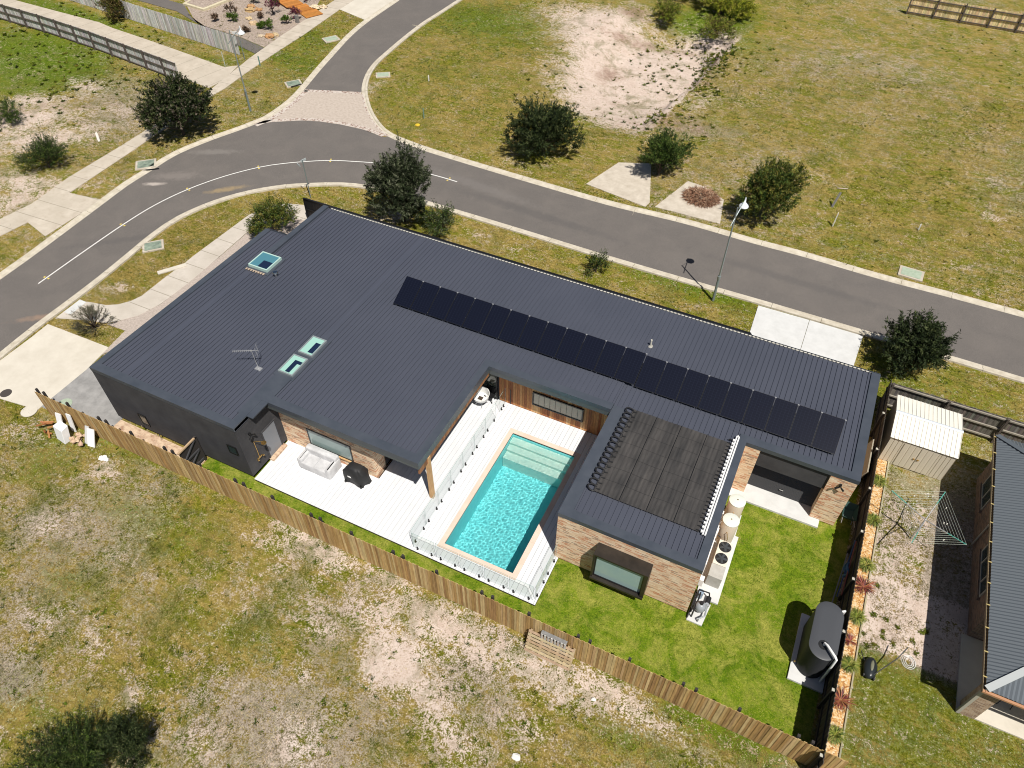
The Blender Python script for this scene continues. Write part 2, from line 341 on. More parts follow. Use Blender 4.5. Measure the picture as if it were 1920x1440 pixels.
sandc=t.mix(t.ramp(mid,[(.35,0.),(.65,.45)]),sandc,t.mix(.5,sandc,(.45,.33,.24)))
nmask=t.math('ADD',t.math('MULTIPLY',t.math('SUBTRACT',mid,.5),1.5),t.math('MULTIPLY',t.math('SUBTRACT',med2,.5),1.5))
nf=t.math('ADD',nmask,t.math('MULTIPLY',t.math('SUBTRACT',tex,.5),3.0))
def thr(a,lo,hi): return t.ramp(t.math('ADD',a,nf),[(lo,0.),(hi,1.)])
c=t.mix(thr(A('dirt'),.20,.65),dry,brown)
c=t.mix(thr(A('lush'),.30,.70),c,green)
c=t.mix(thr(A('sand'),.32,.72),c,sandc)
# brown stains of old leaf litter on the sand
st_=t.ramp(tex,[(.3,(.10,.065,.05)),(.5,(.26,.17,.13)),(.7,(.45,.34,.27))])
c=t.mix(thr(A('stain'),.25,.8),c,st_)
gp_=t.noise(.55,6,.7,t.coord((1,1,1)),.5)
c=t.mix(t.math('MULTIPLY',t.ramp(t.math('ADD',t.math('MULTIPLY',gp_,.7),t.math('MULTIPLY',fin,.3)),[(.50,0.),(.60,.75)]),A('patch')),c,t.ramp(tex,[(.3,(.022,.030,.005)),(.5,(.085,.095,.014)),(.7,(.20,.18,.04))]))
# scattered dark weeds over the sand and fields
wd=t.n('ShaderNodeTexVoronoi'); wd.inputs['Scale'].default_value=1.9; t.l(co,wd.inputs['Vector'])
wf=t.math('MULTIPLY',t.ramp(wd.outputs['Distance'],[(.07,1.),(.17,0.)]),t.ramp(fin,[(.45,0.),(.6,.85)]))
c=t.mix(wf,c,(.07,.085,.025))
lawnc=t.ramp(t.math('ADD',t.math('MULTIPLY',mid,.4),t.math('MULTIPLY',tex,.6)),[(.28,(.022,.055,.002)),(.42,(.070,.130,.004)),(.55,(.14,.20,.009)),(.72,(.30,.31,.045))])
lawnc=t.mix(t.ramp(t.noise(.75,5,.65,co,.8),[(.44,0.),(.60,.85)]),lawnc,t.ramp(tex,[(.25,(.12,.15,.014)),(.65,(.33,.32,.065))]))
c=t.mix(t.ramp(A('lawn'),[(.4,0.),(.6,1.)]),c,lawnc)
t.base(c); t.bump(t.math('ADD',tex,t.math('MULTIPLY',mid,1.2)),.8,.07)
ground=grid_obj('ground',X,Y,Z,gm,dict(sand=sand,lush=lush,dirt=dirt,lawn=lawn,stain=stain,patch=patch)); struct(ground)
# ---- road surface
asph=mat('asphalt',(.09,.085,.085),.85,0,.3); t=NT(asph); co=t.coord()
f=t.noise(26,3,.7,co); g=t.noise(.5,5,.6,co,.5); h=t.noise(2.5,5,.7,t.coord((1,.25,1)))
c=t.ramp(f,[(.3,(.092,.083,.077)),(.7,(.158,.142,.131))]); c=t.mix(t.ramp(g,[(.4,0.),(.7,.5)]),c,t.mix(.5,c,(.20,.175,.155)))
c=t.mix(t.ramp(h,[(.6,0.),(.8,.3)]),c,(.22,.20,.18))
def stainat(c,x,y,rx,ry,ang,colr,amt):
    g=t.n('ShaderNodeNewGeometry'); mp=t.n('ShaderNodeMapping'); mp.vector_type='TEXTURE'; mp.inputs['Location'].default_value=(x,y,0); mp.inputs['Rotation'].default_value=(0,0,ang); mp.inputs['Scale'].default_value=(rx,ry,1e3); t.l(g.outputs['Position'],mp.inputs['Vector'])
    ln=t.n('ShaderNodeVectorMath',operation='LENGTH'); t.l(mp.outputs[0],ln.inputs[0]); d_=t.math('ADD',ln.outputs['Value'],t.math('MULTIPLY',t.math('SUBTRACT',t.noise(2.2,5,.7),.5),1.6))
    return t.mix(t.ramp(d_,[(.35,amt),(1.,0.)]),c,colr)
for x_,y_,rx_,ry_,an_,cl_,am_ in ((*(-44.49,31.76),1.0,.28,.5,(.42,.37,.33),.85),(*(-43.86,33.29),2.2,.7,.5,(.24,.21,.19),.4),(*(-39.25,33.54),1.8,.4,.75,(.34,.25,.13),.6),(*(-43.72,37.23),2.5,.5,.5,(.24,.22,.20),.4),(*(3.58,44.42),6,.8,0,(.17,.15,.14),.5),(*(-39.15,18.28),3,.35,.7,(.30,.20,.14),.6),(*(-22.74,42.07),6,.7,-.1,(.17,.155,.145),.5),(*(-17.77,40.69),8,.6,-.05,(.095,.088,.085),.6),(*(0.75,41.21),9,.5,-.03,(.095,.088,.085),.5),(*(-39.57,27.15),8,.45,.72,(.10,.092,.088),.6)):
    c=stainat(c,x_,y_,rx_,ry_,an_,cl_,am_)
t.base(c); t.bump(f,.3,.01)
a2=[tuple(p) for p in offs(KN,.0)]
i477=min(range(len(K2)),key=lambda i:np.linalg.norm(K2[i]-np.array(APR_BOT[0]))); iA=min(range(len(K2)),key=lambda i:np.linalg.norm(K2[i]-np.array(APR_TOP[0])))
j727=min(range(len(K3)),key=lambda i:np.linalg.norm(K3[i]-np.array(APR_BOT[-1]))); jA=min(range(len(K3)),key=lambda i:np.linalg.norm(K3[i]-np.array(APR_TOP[-1])))
mainpoly=[tuple(p) for p in KN]+[tuple(p) for p in K3[j727:]][::-1]+APR_BOT[::-1]+[tuple(p) for p in K2[:i477]][::-1]
struct(MB().prism(mainpoly,-.15,.010).build('road',asph))
sidepoly=[tuple(p) for p in K2[iA:]]+[tuple(p) for p in K3[:jA]]+APR_TOP[::-1]
struct(MB().prism(sidepoly,-.15,.010).build('side_street',asph))
aprpoly=[tuple(p) for p in K2[i477:iA+1]]+APR_TOP[1:-1]+[tuple(p) for p in K3[jA:j727+1]]+APR_BOT[::-1][1:-1]
conc_pink=nmat('pink_concrete',(.36,.30,.25),(.50,.43,.37),5,.85,7,.1)
struct(MB().prism(aprpoly,-.15,.014).build('pavement_apron',conc_pink))
brk=mat('paver_edge',(.3,.2,.16),.85); t=NT(brk)
vo=t.n('ShaderNodeTexVoronoi'); vo.inputs['Scale'].default_value=5.5; t.l(t.coord(),vo.inputs['Vector'])
t.base(t.mix(t.ramp(vo.outputs['Distance'],[(.42,0.),(.55,.8)]),t.ramp(t.n('ShaderNodeSeparateColor').outputs[0] if 0 else vo.outputs['Color'],[(.2,(.20,.12,.09)),(.5,(.32,.23,.19)),(.8,(.42,.35,.30))]),(.55,.50,.45)))
mb=MB()
for L,s_ in ((smooth_line(APR_TOP,.5),-1),(smooth_line(APR_BOT,.5),1),(K3[jA:j727+1],1)):
    sweep(mb,L,[(0,.018),(s_*.42,.018)] if s_>0 else [(-.42,.018),(0,.018)])
sweep(mb,K2[i477:iA+1],[(-.42,.018),(0,.018)])
struct(mb.build('paver_edging',brk))
kerbm=nmat('kerb_concrete',(.40,.35,.27),(.58,.53,.44),2.2,.85,8,.1)
mb=MB(); KP=[(0,.012),(.02,.016),(.26,.020),(.33,.075),(.36,.085),(.52,.085),(.53,-.06)]
sweep(mb,KN,[(-d,z) for d,z in KP][::-1],None,3.0)
struct(mb.build('kerb',kerbm))
mb=MB(); sweep(mb,K2,KP,None,3.0); struct(mb.build('kerb',kerbm))
mb=MB(); sweep(mb,K3,KP,None,3.0); struct(mb.build('kerb',kerbm))
# ---- centre line and its raised markers
paint=nmat('road_paint',(.62,.61,.58),(.80,.79,.76),9,.6,5)
CL=smooth_line([(-42.66,19.82),(-42.71,23.04),(-42.69,26.87),(-42.46,29.66),(-41.77,32.30),(-40.59,34.82),(-39.09,36.98),(-37.79,38.22),(-36.33,39.29),(-34.77,40.23),(-33.02,40.92),(-31.08,41.53),(-28.55,41.84),(-26.14,41.94),(-24.57,41.89)],.6)
mb=MB(); sweep(mb,CL,[(-.042,.0145),(.042,.0145)]); struct(mb.build('road_marking',paint))
ym=mat('marker_yellow',(.65,.5,.12),.4)
for i,(p,where) in enumerate(zip([(-42.63,19.83),(-42.69,26.87),(-41.77,32.30),(-39.09,36.98),(-34.77,40.23),(-24.57,41.89)],['at the lower left end of the line','beside the lower straight of the line','where the line starts to bend','on the bend, left of the sign','on the bend, right of the sign','at the upper right end of the line'])):
    j=min(range(len(CL)),key=lambda k:np.linalg.norm(CL[k]-np.array(p))); j=min(max(j,1),len(CL)-2)
    d=CL[j+1]-CL[j-1]; d/=np.linalg.norm(d); n=np.array([-d[1],d[0]])
    t=thing('raised_road_markers','pair of small yellow raised markers '+where,'road marker',(*CL[j],0),'raised markers along the white line')
    for s_ in(-1,1):
        q=CL[j]+n*s_*.17; mb=MB()
        mb.rings([[(*(q+d*a*k+n*b*k),z) for a,b in((-.06,-.06),(.06,-.06),(.06,.06),(-.06,.06))] for k,z in((1,.012),(.9,.025),(.6,.03))])
        mb.build('stud',ym,t)
# ---- paths, driveways, slabs
conc=nmat('path_concrete',(.40,.345,.275),(.56,.50,.42),1.6,.85,9,.08)
def joints(m,ang,step):
    q=NT(m); src=q.b.inputs['Base Color'].links[0].from_socket; g=q.n('ShaderNodeNewGeometry'); sp=q.n('ShaderNodeSeparateXYZ'); q.l(g.outputs['Position'],sp.inputs[0])
    u=q.math('FRACT',q.math('DIVIDE',q.math('ADD',q.math('MULTIPLY',sp.outputs[0],math.cos(ang)),q.math('MULTIPLY',sp.outputs[1],math.sin(ang))),step))
    fl_=q.noise(.8,3,.6); q.base(q.mix(q.math('LESS_THAN',u,.045/step),q.mix(q.ramp(fl_,[(.45,0.),(.7,.35)]),src,(.30,.26,.20)),(.26,.23,.18)))
conc_plain=nmat('crossover_concrete',(.40,.345,.275),(.56,.50,.42),1.6,.85,9,.08)
joints(conc,math.radians(92.8),1.7)
conc_b=nmat('pathway_concrete',(.40,.345,.275),(.54,.48,.40),1.6,.85,9,.08); joints(conc_b,math.radians(-13),1.9)
conc_c=nmat('curved_path_concrete',(.42,.375,.32),(.56,.51,.45),1.6,.85,9,.08); joints(conc_c,math.radians(90.0),1.5)
conc2=nmat('driveway_concrete',(.50,.455,.38),(.60,.555,.475),.9,.8,9,.08)
concw=nmat('new_concrete',(.50,.50,.49),(.60,.60,.59),1.5,.75,8,.05)
concg=nmat('exposed_aggregate',(.20,.195,.19),(.36,.35,.34),1.3,.7,9,.12)
def jointed(name,poly,m,z,step=None,dirv=(1,0)):
    o=MB().prism(poly,-.12,z).build(name,m); struct(o); return o
jointed('footpath',[(-50.85,23.63),(-50.44,25.95),(-50.88,29.67),(-50.85,34.62),(-50.95,38.27),(-50.88,41.46),(-51.07,44.96),(-51.64,48.41),(-52.23,51.87),(-52.49,54.39),(-52.85,58.14),(-53.36,65.59),(-53.59,68.85),(-54.27,76.21),(-49.22,74.96),(-51.50,65.54),(-50.96,58.64),(-50.77,53.25),(-50.43,48.65),(-50.16,45.98),(-50.24,44.15),(-49.77,40.26),(-49.70,37.34),(-49.49,34.65),(-49.16,28.11),(-46.32,28.51),(-46.40,23.59),(-48.81,24.21),(-49.14,22.25),(-49.16,19.81),(-51.14,20.13)],conc,.022)
jointed('footpath',[(-91.10,52.16),(-84.00,52.26),(-77.52,52.05),(-71.32,51.88),(-68.95,51.42),(-64.67,50.95),(-58.97,50.23),(-55.86,49.81),(-53.10,49.41),(-52.14,50.26),(-51.35,47.36),(-51.48,45.55),(-54.70,45.94),(-58.77,46.09),(-66.97,47.18),(-74.08,47.84),(-80.51,48.21),(-87.56,48.16)],conc_b,.018)
jointed('driveway',[(-51.50,65.54),(-47.14,64.26),(-47.55,72.22),(-48.11,85.39),(-51.91,79.37)],conc2,.026)
jointed('footpath',[(-39.05,17.95),(-39.08,19.02),(-38.51,19.90),(-37.23,20.17),(-36.61,20.55),(-36.14,21.17),(-35.92,21.79),(-35.93,23.82),(-35.85,25.52),(-35.87,26.33),(-35.65,31.68),(-34.96,33.35),(-34.03,34.03),(-32.88,34.37),(-31.64,33.87),(-31.73,32.82),(-32.95,32.79),(-34.44,30.36),(-34.29,27.11),(-34.19,24.68),(-34.22,23.08),(-34.33,21.67),(-34.73,20.33),(-35.47,19.43),(-35.95,18.99),(-37.32,18.63)],conc_c,.022)
jointed('driveway',[(-37.1,11.9),(-33.98,12.3),(-33.975,15.65),(-34.22,17.44),(-34.3,17.5)]+[(-39.02,17.38),(-38.95,16.18),(-38.94,13.98),(-38.96,12.62),(-37.42,12.07)],conc2,.024)
jointed('driveway',[(-33.975,12.55),(-29.45,12.55),(-29.45,18),(-33.975,18.)],concg,.020)
jointed('driveway',[(-1.14,37.80),(1.95,37.82),(1.95,31.2),(-.9,31.2)],concw,.024)
jointed('driveway',[(1.975,37.82),(5.08,37.80),(4.95,34.9),(4.9,31.2),(1.975,31.2)],concw,.024)
jointed('footpath',[(5.75,30.9),(6.4,30.9),(6.4,33.),(5.75,33.)],conc2,.02)
struct(MB().prism([(-15.82,45.88),(-14.69,49.79),(-12.38,50.76),(-10.79,45.62),(-10.89,44.96)],-.1,.024).build('driveway',conc_plain))
struct(MB().prism([(-10.27,45.27),(-9.11,49.59),(-7.83,49.41),(-6.06,48.32),(-5.53,45.27)],-.1,.024).build('driveway',conc_plain))
tag(MB().prism([(-39.01,18.56),(-38.47,18.57),(-38.50,19.83),(-39.06,19.83)],.0,.05).build('concrete_pad',concw,loc=(*(-38.75,19.18),0)),'small bright white concrete pad beside the kerb and the dry bush','concrete pad')
tag(MB().prism([(-.17,-.9),(.17,-.9),(.17,.9),(-.17,.9)],0,.07).build('concrete_slab',conc2),'loose narrow concrete slab lying at the edge of the curved path','slab')
o=bpy.data.objects['concrete_slab']; o.location=(*(-36.12,24.64),0); o.rotation_euler.z=-.62
gravel=nmat('garden_gravel',(.30,.25,.215),(.48,.41,.36),9,.95,8,.4)
struct(MB().prism([(-31.80,32.92),(-30.53,32.98),(-29.65,29.38),(-30.87,23.98),(-34.17,16.88),(-34.46,18.99),(-35.88,18.92),(-35.43,19.40),(-34.29,21.64),(-34.25,27.06),(-34.39,30.31),(-32.87,32.69)],-.1,.012).build('gravel_bed',gravel))
brickpath=mat('clay_pavers',(.4,.25,.16),.85); t=NT(brickpath); co=t.coord((1,1,1))
b=t.n('ShaderNodeTexBrick'); b.inputs['Scale'].default_value=1; b.inputs['Brick Width'].default_value=.23; b.inputs['Row Height'].default_value=.115; b.inputs['Mortar Size'].default_value=.006
b.inputs['Color1'].default_value=(.30,.16,.10,1); b.inputs['Color2'].default_value=(.55,.40,.28,1); b.inputs['Mortar'].default_value=(.3,.26,.2,1); t.l(co,b.inputs['Vector'])
t.base(t.mix(t.ramp(t.noise(2.2,4,.7,co),[(.4,0.),(.6,.7)]),b.outputs[0],(.62,.48,.34)))
struct(MB().prism([(-29.45,12.5),(-23.6,12.5),(-23.6,13.74),(-29.45,13.74)],-.05,.024).build('brick_path',brickpath))
struct(MB().prism([(.74,23.1),(5.0,23.1),(5.0,23.56),(.74,23.56)],-.05,.10).build('concrete_threshold',concw))
struct(MB().prism([(1.35,23.56),(4.52,23.56),(4.52,24.16),(1.35,24.16)],-.05,.095).build('concrete_threshold',concw))
# =============================================================== HOUSE
XL,XG,XA,XB,XC,XD,XE=-29.5,-27.69,-20.56,-12.01,-5.56,.68,5.68
YA,YB,YC,YD,YE,YF,YH=13.74,15.75,22.59,16.28,23.55,30.81,27.17
za=lambda y:3.553+.0255*(YF-y); zb=lambda y:3.553+.0095*(YF-y)
steel=mat('roof_steel',(.07,.075,.10),.42,0,.5); t=NT(steel); co=t.coord()
t.base(t.ramp(t.math('ADD',t.math('MULTIPLY',t.noise(.25,4,.5,co),.6),t.math('MULTIPLY',t.noise(5,3,.6,t.coord((2.5,.15,1))),.4)),[(.3,(.055,.061,.082)),(.7,(.069,.075,.099))]))
flash=mat('flashing_steel',(.062,.070,.088),.38,0,.5); t=NT(flash)
t.base(t.ramp(t.noise(1.2,4,.6),[(.3,(.047,.056,.072)),(.7,(.066,.075,.093))]))
render=mat('dark_render',(.045,.045,.05),.9,0,.2); t=NT(render); f=t.noise(1.3,6,.65); t.base(t.ramp(f,[(.3,(.045,.044,.048)),(.7,(.070,.069,.073))])); t.bump(t.noise(60,2,.5),.15,.01)
def brickmat(name,cols,mort,axis,bw=.29,rh=.062,rough=.9):
    m=mat(name,(.5,.4,.3),rough,0,.2); t=NT(m)
    g=t.n('ShaderNodeNewGeometry'); s=t.n('ShaderNodeSeparateXYZ'); t.l(g.outputs['Position'],s.inputs[0])
    u=t.math('ADD',s.outputs[0],s.outputs[1]); v=s.outputs[2]
    r=t.math('FLOOR',t.math('DIVIDE',v,rh)); uo=t.math('ADD',u,t.math('MULTIPLY',t.math('MODULO',r,2.),bw/2))
    cidx=t.math('FLOOR',t.math('DIVIDE',uo,bw))
    cb=t.n('ShaderNodeCombineXYZ'); t.l(cidx,cb.inputs[0]); t.l(r,cb.inputs[1])
    wn=t.n('ShaderNodeTexWhiteNoise',noise_dimensions='2D'); t.l(cb.outputs[0],wn.inputs['Vector'])
    n=len(cols); c=t.ramp(wn.outputs['Value'],[(i/n,cc) for i,cc in enumerate(cols)],'CONSTANT')
    fu=t.math('FRACT',t.math('DIVIDE',uo,bw)); fv=t.math('FRACT',t.math('DIVIDE',v,rh))
    mm=t.math('MAXIMUM',t.math('LESS_THAN',fu,.035),t.math('LESS_THAN',fv,.15))
    c=t.mix(t.ramp(t.noise(14,4,.7),[(.3,.0),(.8,.5)]),c,t.mix(.5,c,(.6,.48,.36)))
    t.base(t.mix(mm,c,mort)); t.bump(t.math('SUBTRACT',1.,mm),.4,.01)
    return m
brick=brickmat('cream_brick',[(0.748, 0.528, 0.341),(0.814, 0.616, 0.418),(0.682, 0.429, 0.264),(0.55, 0.22, 0.11),(0.85, 0.693, 0.506),(0.726, 0.528, 0.352),(0.374, 0.242, 0.165),(0.792, 0.572, 0.374),(0.638, 0.308, 0.165),(0.77, 0.561, 0.385)],(0.704, 0.572, 0.429),0)
dbrick=brickmat('brown_brick',[(.13,.075,.05),(.19,.11,.075),(.10,.07,.055),(.22,.14,.10),(.16,.10,.07)],(.30,.26,.22),0,.24,.086)
dark=mat('black_steel',(.012,.012,.013),.35); blackm=mat('black_plastic',(.015,.015,.016),.5)
white=mat('white_paint',(.75,.75,.74),.4); chrome=mat('chrome',(.6,.6,.6),.2,1.)
H=thing('house','single storey house with dark ribbed metal roof, solar panels and cream brick around the pool','house',(-12,22,0))
def ribbed(x0,x1,y0,y1,zf,ph=0.):
    mb=MB(); mb.slab(x0,x1,y0,y1,lambda y:zf(y)-.075,.20)
    n0=math.ceil((x0-ph)/.245)
    for k in range(n0,int((x1-ph)/.245)+1):
        x=ph+k*.245
        if x<x0+.03 or x>x1-.03: continue
        a,b=zf(y0)-.075,zf(y1)-.075
        mb.add([(x-.010,y0,a),(x-.016,y0,a+.042),(x+.016,y0,a+.042),(x+.010,y0,a),(x-.010,y1,b),(x-.016,y1,b+.042),(x+.016,y1,b+.042),(x+.010,y1,b)],[(0,1,5,4),(1,2,6,5),(2,3,7,6),(0,3,2,1),(4,5,6,7)])
    return mb
rf=MB()
for a in ((XL+.05,XG,YA+.05,YH,za),(XG,XA,YA+.05,YF-.02,za),(XA,XB-.05,YB+.05,YF-.02,za),(XB-.05,XC,YC+.05,YF-.02,za),(XC,XD-.05,YD+.05,YF-.02,zb),(XD-.05,XE-.05,YE+.05,YF-.02,zb)):
    q=ribbed(*a); rf.add(q.v,q.f)
roof=rf.build('roof',steel,H)
fl=MB(); W=.36
def fls(x0,x1,y0,y1,zf,up_=.0,th=.24): fl.slab(x0,x1,y0,y1,lambda y:zf(y)+up_,th)
fls(XL,XA,YA,YA+.44,za); fls(XL,XL+W,YA+.44,YH,za); fls(XA-.40,XA,YA+.44,YB+.46,za)
fls(XA,XB,YB,YB+.46,za); fls(XB-W,XB,YB+.46,YC+.42,za); fls(XB,XC,YC,YC+.42,za)
fls(XC,XC+.55,YD+.42,YC+.42,zb,.0); fls(XC,XD,YD,YD+.42,zb); fls(XD-.36,XD,YD+.42,YE+.42,zb)
fls(XD,XE,YE,YE+.42,zb); fls(XE-.42,XE,YE+.42,YF,zb)
fls(XG-.20,XG+.16,24.2,YF+.02,za,.05,.3)
fl.build('flashing',flash,roof)
# flat metal tray below the pair of skylights
MB().slab(-21.12,-20.2,YA+.9,17.6,lambda y:za(y)-.012,.06).build('flashing',flash,roof)
gut=MB()
for x0,x1,yy,zz in ((XG+.2,XE,YF,3.50),(XL,XG-.22,YH,3.60)):
    gut.box(x0,x1,yy,yy+.015,zz-.12,zz); gut.box(x0,x1,yy+.115,yy+.13,zz-.12,zz-.01); gut.box(x0,x1,yy+.015,yy+.115,zz-.12,zz-.105)
gut.build('gutter',flash,roof)
cap=MB(); cap.box(XG+.4,XE-.4,YF-.008,YF+.006,3.502,3.512); x=XG+.4
while x<XE-.5:
    cap.box(x,x+.12,YF-.06,YF+.012,3.505,3.532); x+=.203
cap.build('rib_end_trim',mat('trim_cream',(.5,.48,.42),.6),roof)
# fascias below the overhanging roofs
fas=MB(); fz=.42
fas.slab(XA+.0,XB-.02,YB+.012,YB+.05,lambda y:za(y)-.24,fz-.24+.06); fas.slab(XB-.05,XB-.012,YB+.05,YC,lambda y:za(y)-.24,fz-.24+.06)
fas.slab(XB+.0,XC,YC+.012,YC+.05,lambda y:za(y)-.24,.30)
fas.build('fascia',mat('fascia_grey',(.075,.085,.09),.45),H)
sof=MB(); sof.box(XA+.02,XB-.07,YB+.07,24.4,3.35,3.40); sof.box(XB-.07,XC,YC+.07,24.4,3.35,3.40); sof.build('soffit',mat('soffit_grey',(.12,.12,.12),.8),H)
# walls
wl=MB(); wl.slab(XL+.02,XA-.02,YA+.015,27.0,lambda y:za(y)-.235,3.45); wl.build('rendered_wall',render,H)
wl=MB(); wl.box(-27.6,-15.15,16.43,30.6,0,3.4); wl.build('brick_wall',brick,H)
wl=MB(); wl.slab(XC+.02,XD-.02,YD+.015,30.6,lambda y:zb(y)-.235,3.35); wl.build('brick_wall',brick,H)
wl=MB(); wl.slab(XD-.02,1.38,YE+.015,24.3,lambda y:zb(y)-.235,3.35); wl.slab(4.52,XE-.03,YE+.015,24.3,lambda y:zb(y)-.235,3.35); wl.box(XD-.02,XE-.03,24.3,30.6,0,3.33); wl.build('brick_wall',brick,H)
wl=MB(); wl.box(-15.14,XC+.02,23.75,30.6,0,3.38); wl.build('wall',render,H)
MB().box(-15.145,-15.10,17.25,23.7,.15,3.3).build('glass_wall',mat('dark_glass',(.015,.016,.016),.08,0,.8),H)
clad=attrmat('timber_cladding',.65,.3,6,.45,(6,6,.7)); mb=MB(); x=-12.0
while x<XC:
    b_=random.choice([(.44,.18,.065),(.52,.23,.08),(.62,.31,.12),(.34,.12,.045),(.70,.38,.15),(.48,.20,.07),(.40,.14,.05),(.74,.46,.22)])
    mb.box(x,x+.125,23.70,23.748,.15,3.35,jit(b_,.12)); x+=.134
mb.build('timber_cladding',clad,H)
mb=MB(); y=YB+.12
while y<YC+.9:
    mb.box(XB-.16,XB-.06,y,y+.12,2.98,3.34 ,jit((.33,.15,.065),.25)); y+=.128
mb.build('timber_beam_lining',clad,H)
post=MB().box(-12.22,-12.02,16.55,16.75,.15,3.36); pm=nmat('post_timber',(.42,.24,.10),(.62,.40,.20),6,.7,5,.1,(3,3,.3)); post.build('post',pm,H,bev=.008)
# garage opening
lin=MB().box(1.38,4.52,23.66,24.1,2.22,3.30); lin.build('lintel',render,H)
rd=MB(); z=.1
while z<2.4:
    rd.add([(1.38,24.15,z),(4.52,24.15,z),(4.52,24.125,z+.03),(1.38,24.125,z+.03),(4.52,24.15,z+.06),(1.38,24.15,z+.06)],[(0,1,2,3),(3,2,4,5)]); z+=.062
rdo=rd.build('roller_door',mat('door_black_steel',(.05,.05,.053),.45),H)
MB().box(2.88,3.06,24.08,24.12,.55,.60).build('handle',chrome,rdo)
# openings in the walls
glassd=mat('window_glass',(.03,.045,.045),.06,0,.9)
def window_y(x0,x1,z0,z1,y,fr=.06,parent=H,fm=dark,gm_=glassd,dep=.05):
    f=MB(); f.box(x0,x1,y-dep,y,z0,z0+fr); f.box(x0,x1,y-dep,y,z1-fr,z1); f.box(x0,x0+fr,y-dep,y,z0+fr,z1-fr); f.box(x1-fr,x1,y-dep,y,z0+fr,z1-fr)
    fo=f.build('window',fm,parent); MB().box(x0+fr,x1-fr,y-dep*.5,y-.004,z0+fr,z1-fr).build('pane',gm_,fo); return fo
pane_shade=mat('blind_cream',(.55,.50,.40),.5)
wA=window_y(-10.05,-7.2,.80,1.78,23.70,.07,gm_=mat('painted_reflection',(.42,.38,.30),.25,0,.6),dep=.07)  # cream base colour paints in a pale reflection on the glass
m=MB(); 
for k in range(1,9): m.box(-10+k*.31,-9.985+k*.31,23.655,23.664,.87,1.71)
m.build('glazing_bar',dark,wA)
dG=window_y(-13.6,-12.1,.15,2.35,23.70,.08,gm_=mat('door_glass',(.05,.06,.05),.05,0,.9),dep=.06)
MB().bar((-11.32,23.66,.2),(-11.32,23.66,1.3),.03).build('handrail',dark,H)
wB=window_y(-19.0,-16.4,.72,1.95,16.43,.07,gm_=mat('pale_pane',(.25,.33,.32),.1,0,.8),dep=.03)
MB().box(-19.05,-16.35,16.33,16.43,.66,.72).build('sill',pm,wB)
window_y(-27.55,-27.02,.75,1.55,YA+.01,.04); window_y(-21.5,-20.95,1.78,2.38,YA+.01,.05)
MB().bar((-27.6,YA-.12,.5),(-27.6,YA,.5),.05).bar((-27.6,YA-.1,.5),(-27.6,YA-.1,.68),.04).build('tap',chrome,H)
MB().bar((-26.5,YA-.1,.05),(-26.5,YA-.1,.4),.04).bar((-26.5,YA-.1,.4),(-26.5,YA,.4),.05).build('tap',chrome,H)
# door in the rendered side wall, seen on the +x face
d=MB(); d.box(XA-.02,XA-.004,15.1,15.98,.2,2.2); do=d.build('door',mat('door_grey',(.20,.215,.24),.5),H)
f=MB(); f.box(XA-.02,XA+.02,15.02,15.1,.2,2.26); f.box(XA-.02,XA+.02,15.98,16.06,.2,2.26); f.box(XA-.02,XA+.02,15.1,15.98,2.2,2.26); f.build('frame',render,do)
MB().box(XA-.02,XA+.22,15.0,16.1,.15,.27).build('doorstep',brickpath,H)
brass=mat('brass',(.55,.36,.13),.3,.9)
sh=MB(); sh.tube([(-20.49,14.43,1.05),(-20.49,14.43,2.3),(-20.42,14.45,2.36),(-20.05,14.6,2.36),(-20.02,14.6,2.32)],.018,8); sh.bar((-20.49,14.25,1.1),(-20.49,14.62,1.1),.05); sh.cyl(-20.02,14.6,2.29,2.31,.13,18); sh.bar((-20.45,14.25,1.1),(-20.38,14.25,1.1),.07); sh.bar((-20.45,14.62,1.1),(-20.38,14.62,1.1),.07)
sh.build('outdoor_shower',brass,H,smooth=True)
def wall_light(x,y,z,nx,ny,dirs):
    m=MB(); m.box(x-.05,x+.05,y-.05,y+.05,z-.06,z+.06); m.bar((x,y,z+.03),(x+nx*.16,y+ny*.16,z+.05),.03)
    for a in dirs: m.tube([(x+nx*.13+a[0]*.03,y+ny*.13+a[1]*.03,z),(x+nx*.13+a[0]*.18,y+ny*.13+a[1]*.18,z-.16)],[.035,.05],10)
    m.build('wall_light',dark,H)
wall_light(-20.52,14.41,2.9,1,0,((0,1),(0,-1))); wall_light(5.05,23.52,3.0,0,-1,((1,0),(-1,0)))
# bay window
bx0,bx1,bz0,bz1,by=-3.62,-1.22,.78,2.72,YD-.62
sb=MB(); t_=.09
sb.box(bx0,bx1,by,YD+.02,bz1-.10,bz1); sb.box(bx0,bx1,by-.06,YD+.02,bz0,bz0+.12); sb.box(bx0,bx0+t_,by,YD+.02,bz0+.12,bz1-.10); sb.box(bx1-.16,bx1,by,YD+.02,bz0+.12,bz1-.10)
bay=sb.build('bay_window',nmat('bay_black',(.014,.012,.010),(.035,.028,.022),1.3,.42,4),H)
MB().box(bx0+t_,bx1-.16,by+.14,by+.17,bz0+.12,bz1-.1).build('pane',mat('bay_glass',(.30,.42,.42),.10,0,.7),bay)
f=MB(); yy=by+.10
f.box(bx0+t_,bx1-.16,yy,yy+.06,bz0+.12,bz0+.19); f.box(bx0+t_,bx1-.16,yy,yy+.06,bz1-.17,bz1-.1); f.box(bx0+t_,bx0+t_+.05,yy,yy+.06,bz0+.19,bz1-.17); f.box(bx1-.21,bx1-.16,yy,yy+.06,bz0+.19,bz1-.17); f.build('frame',dark,bay)
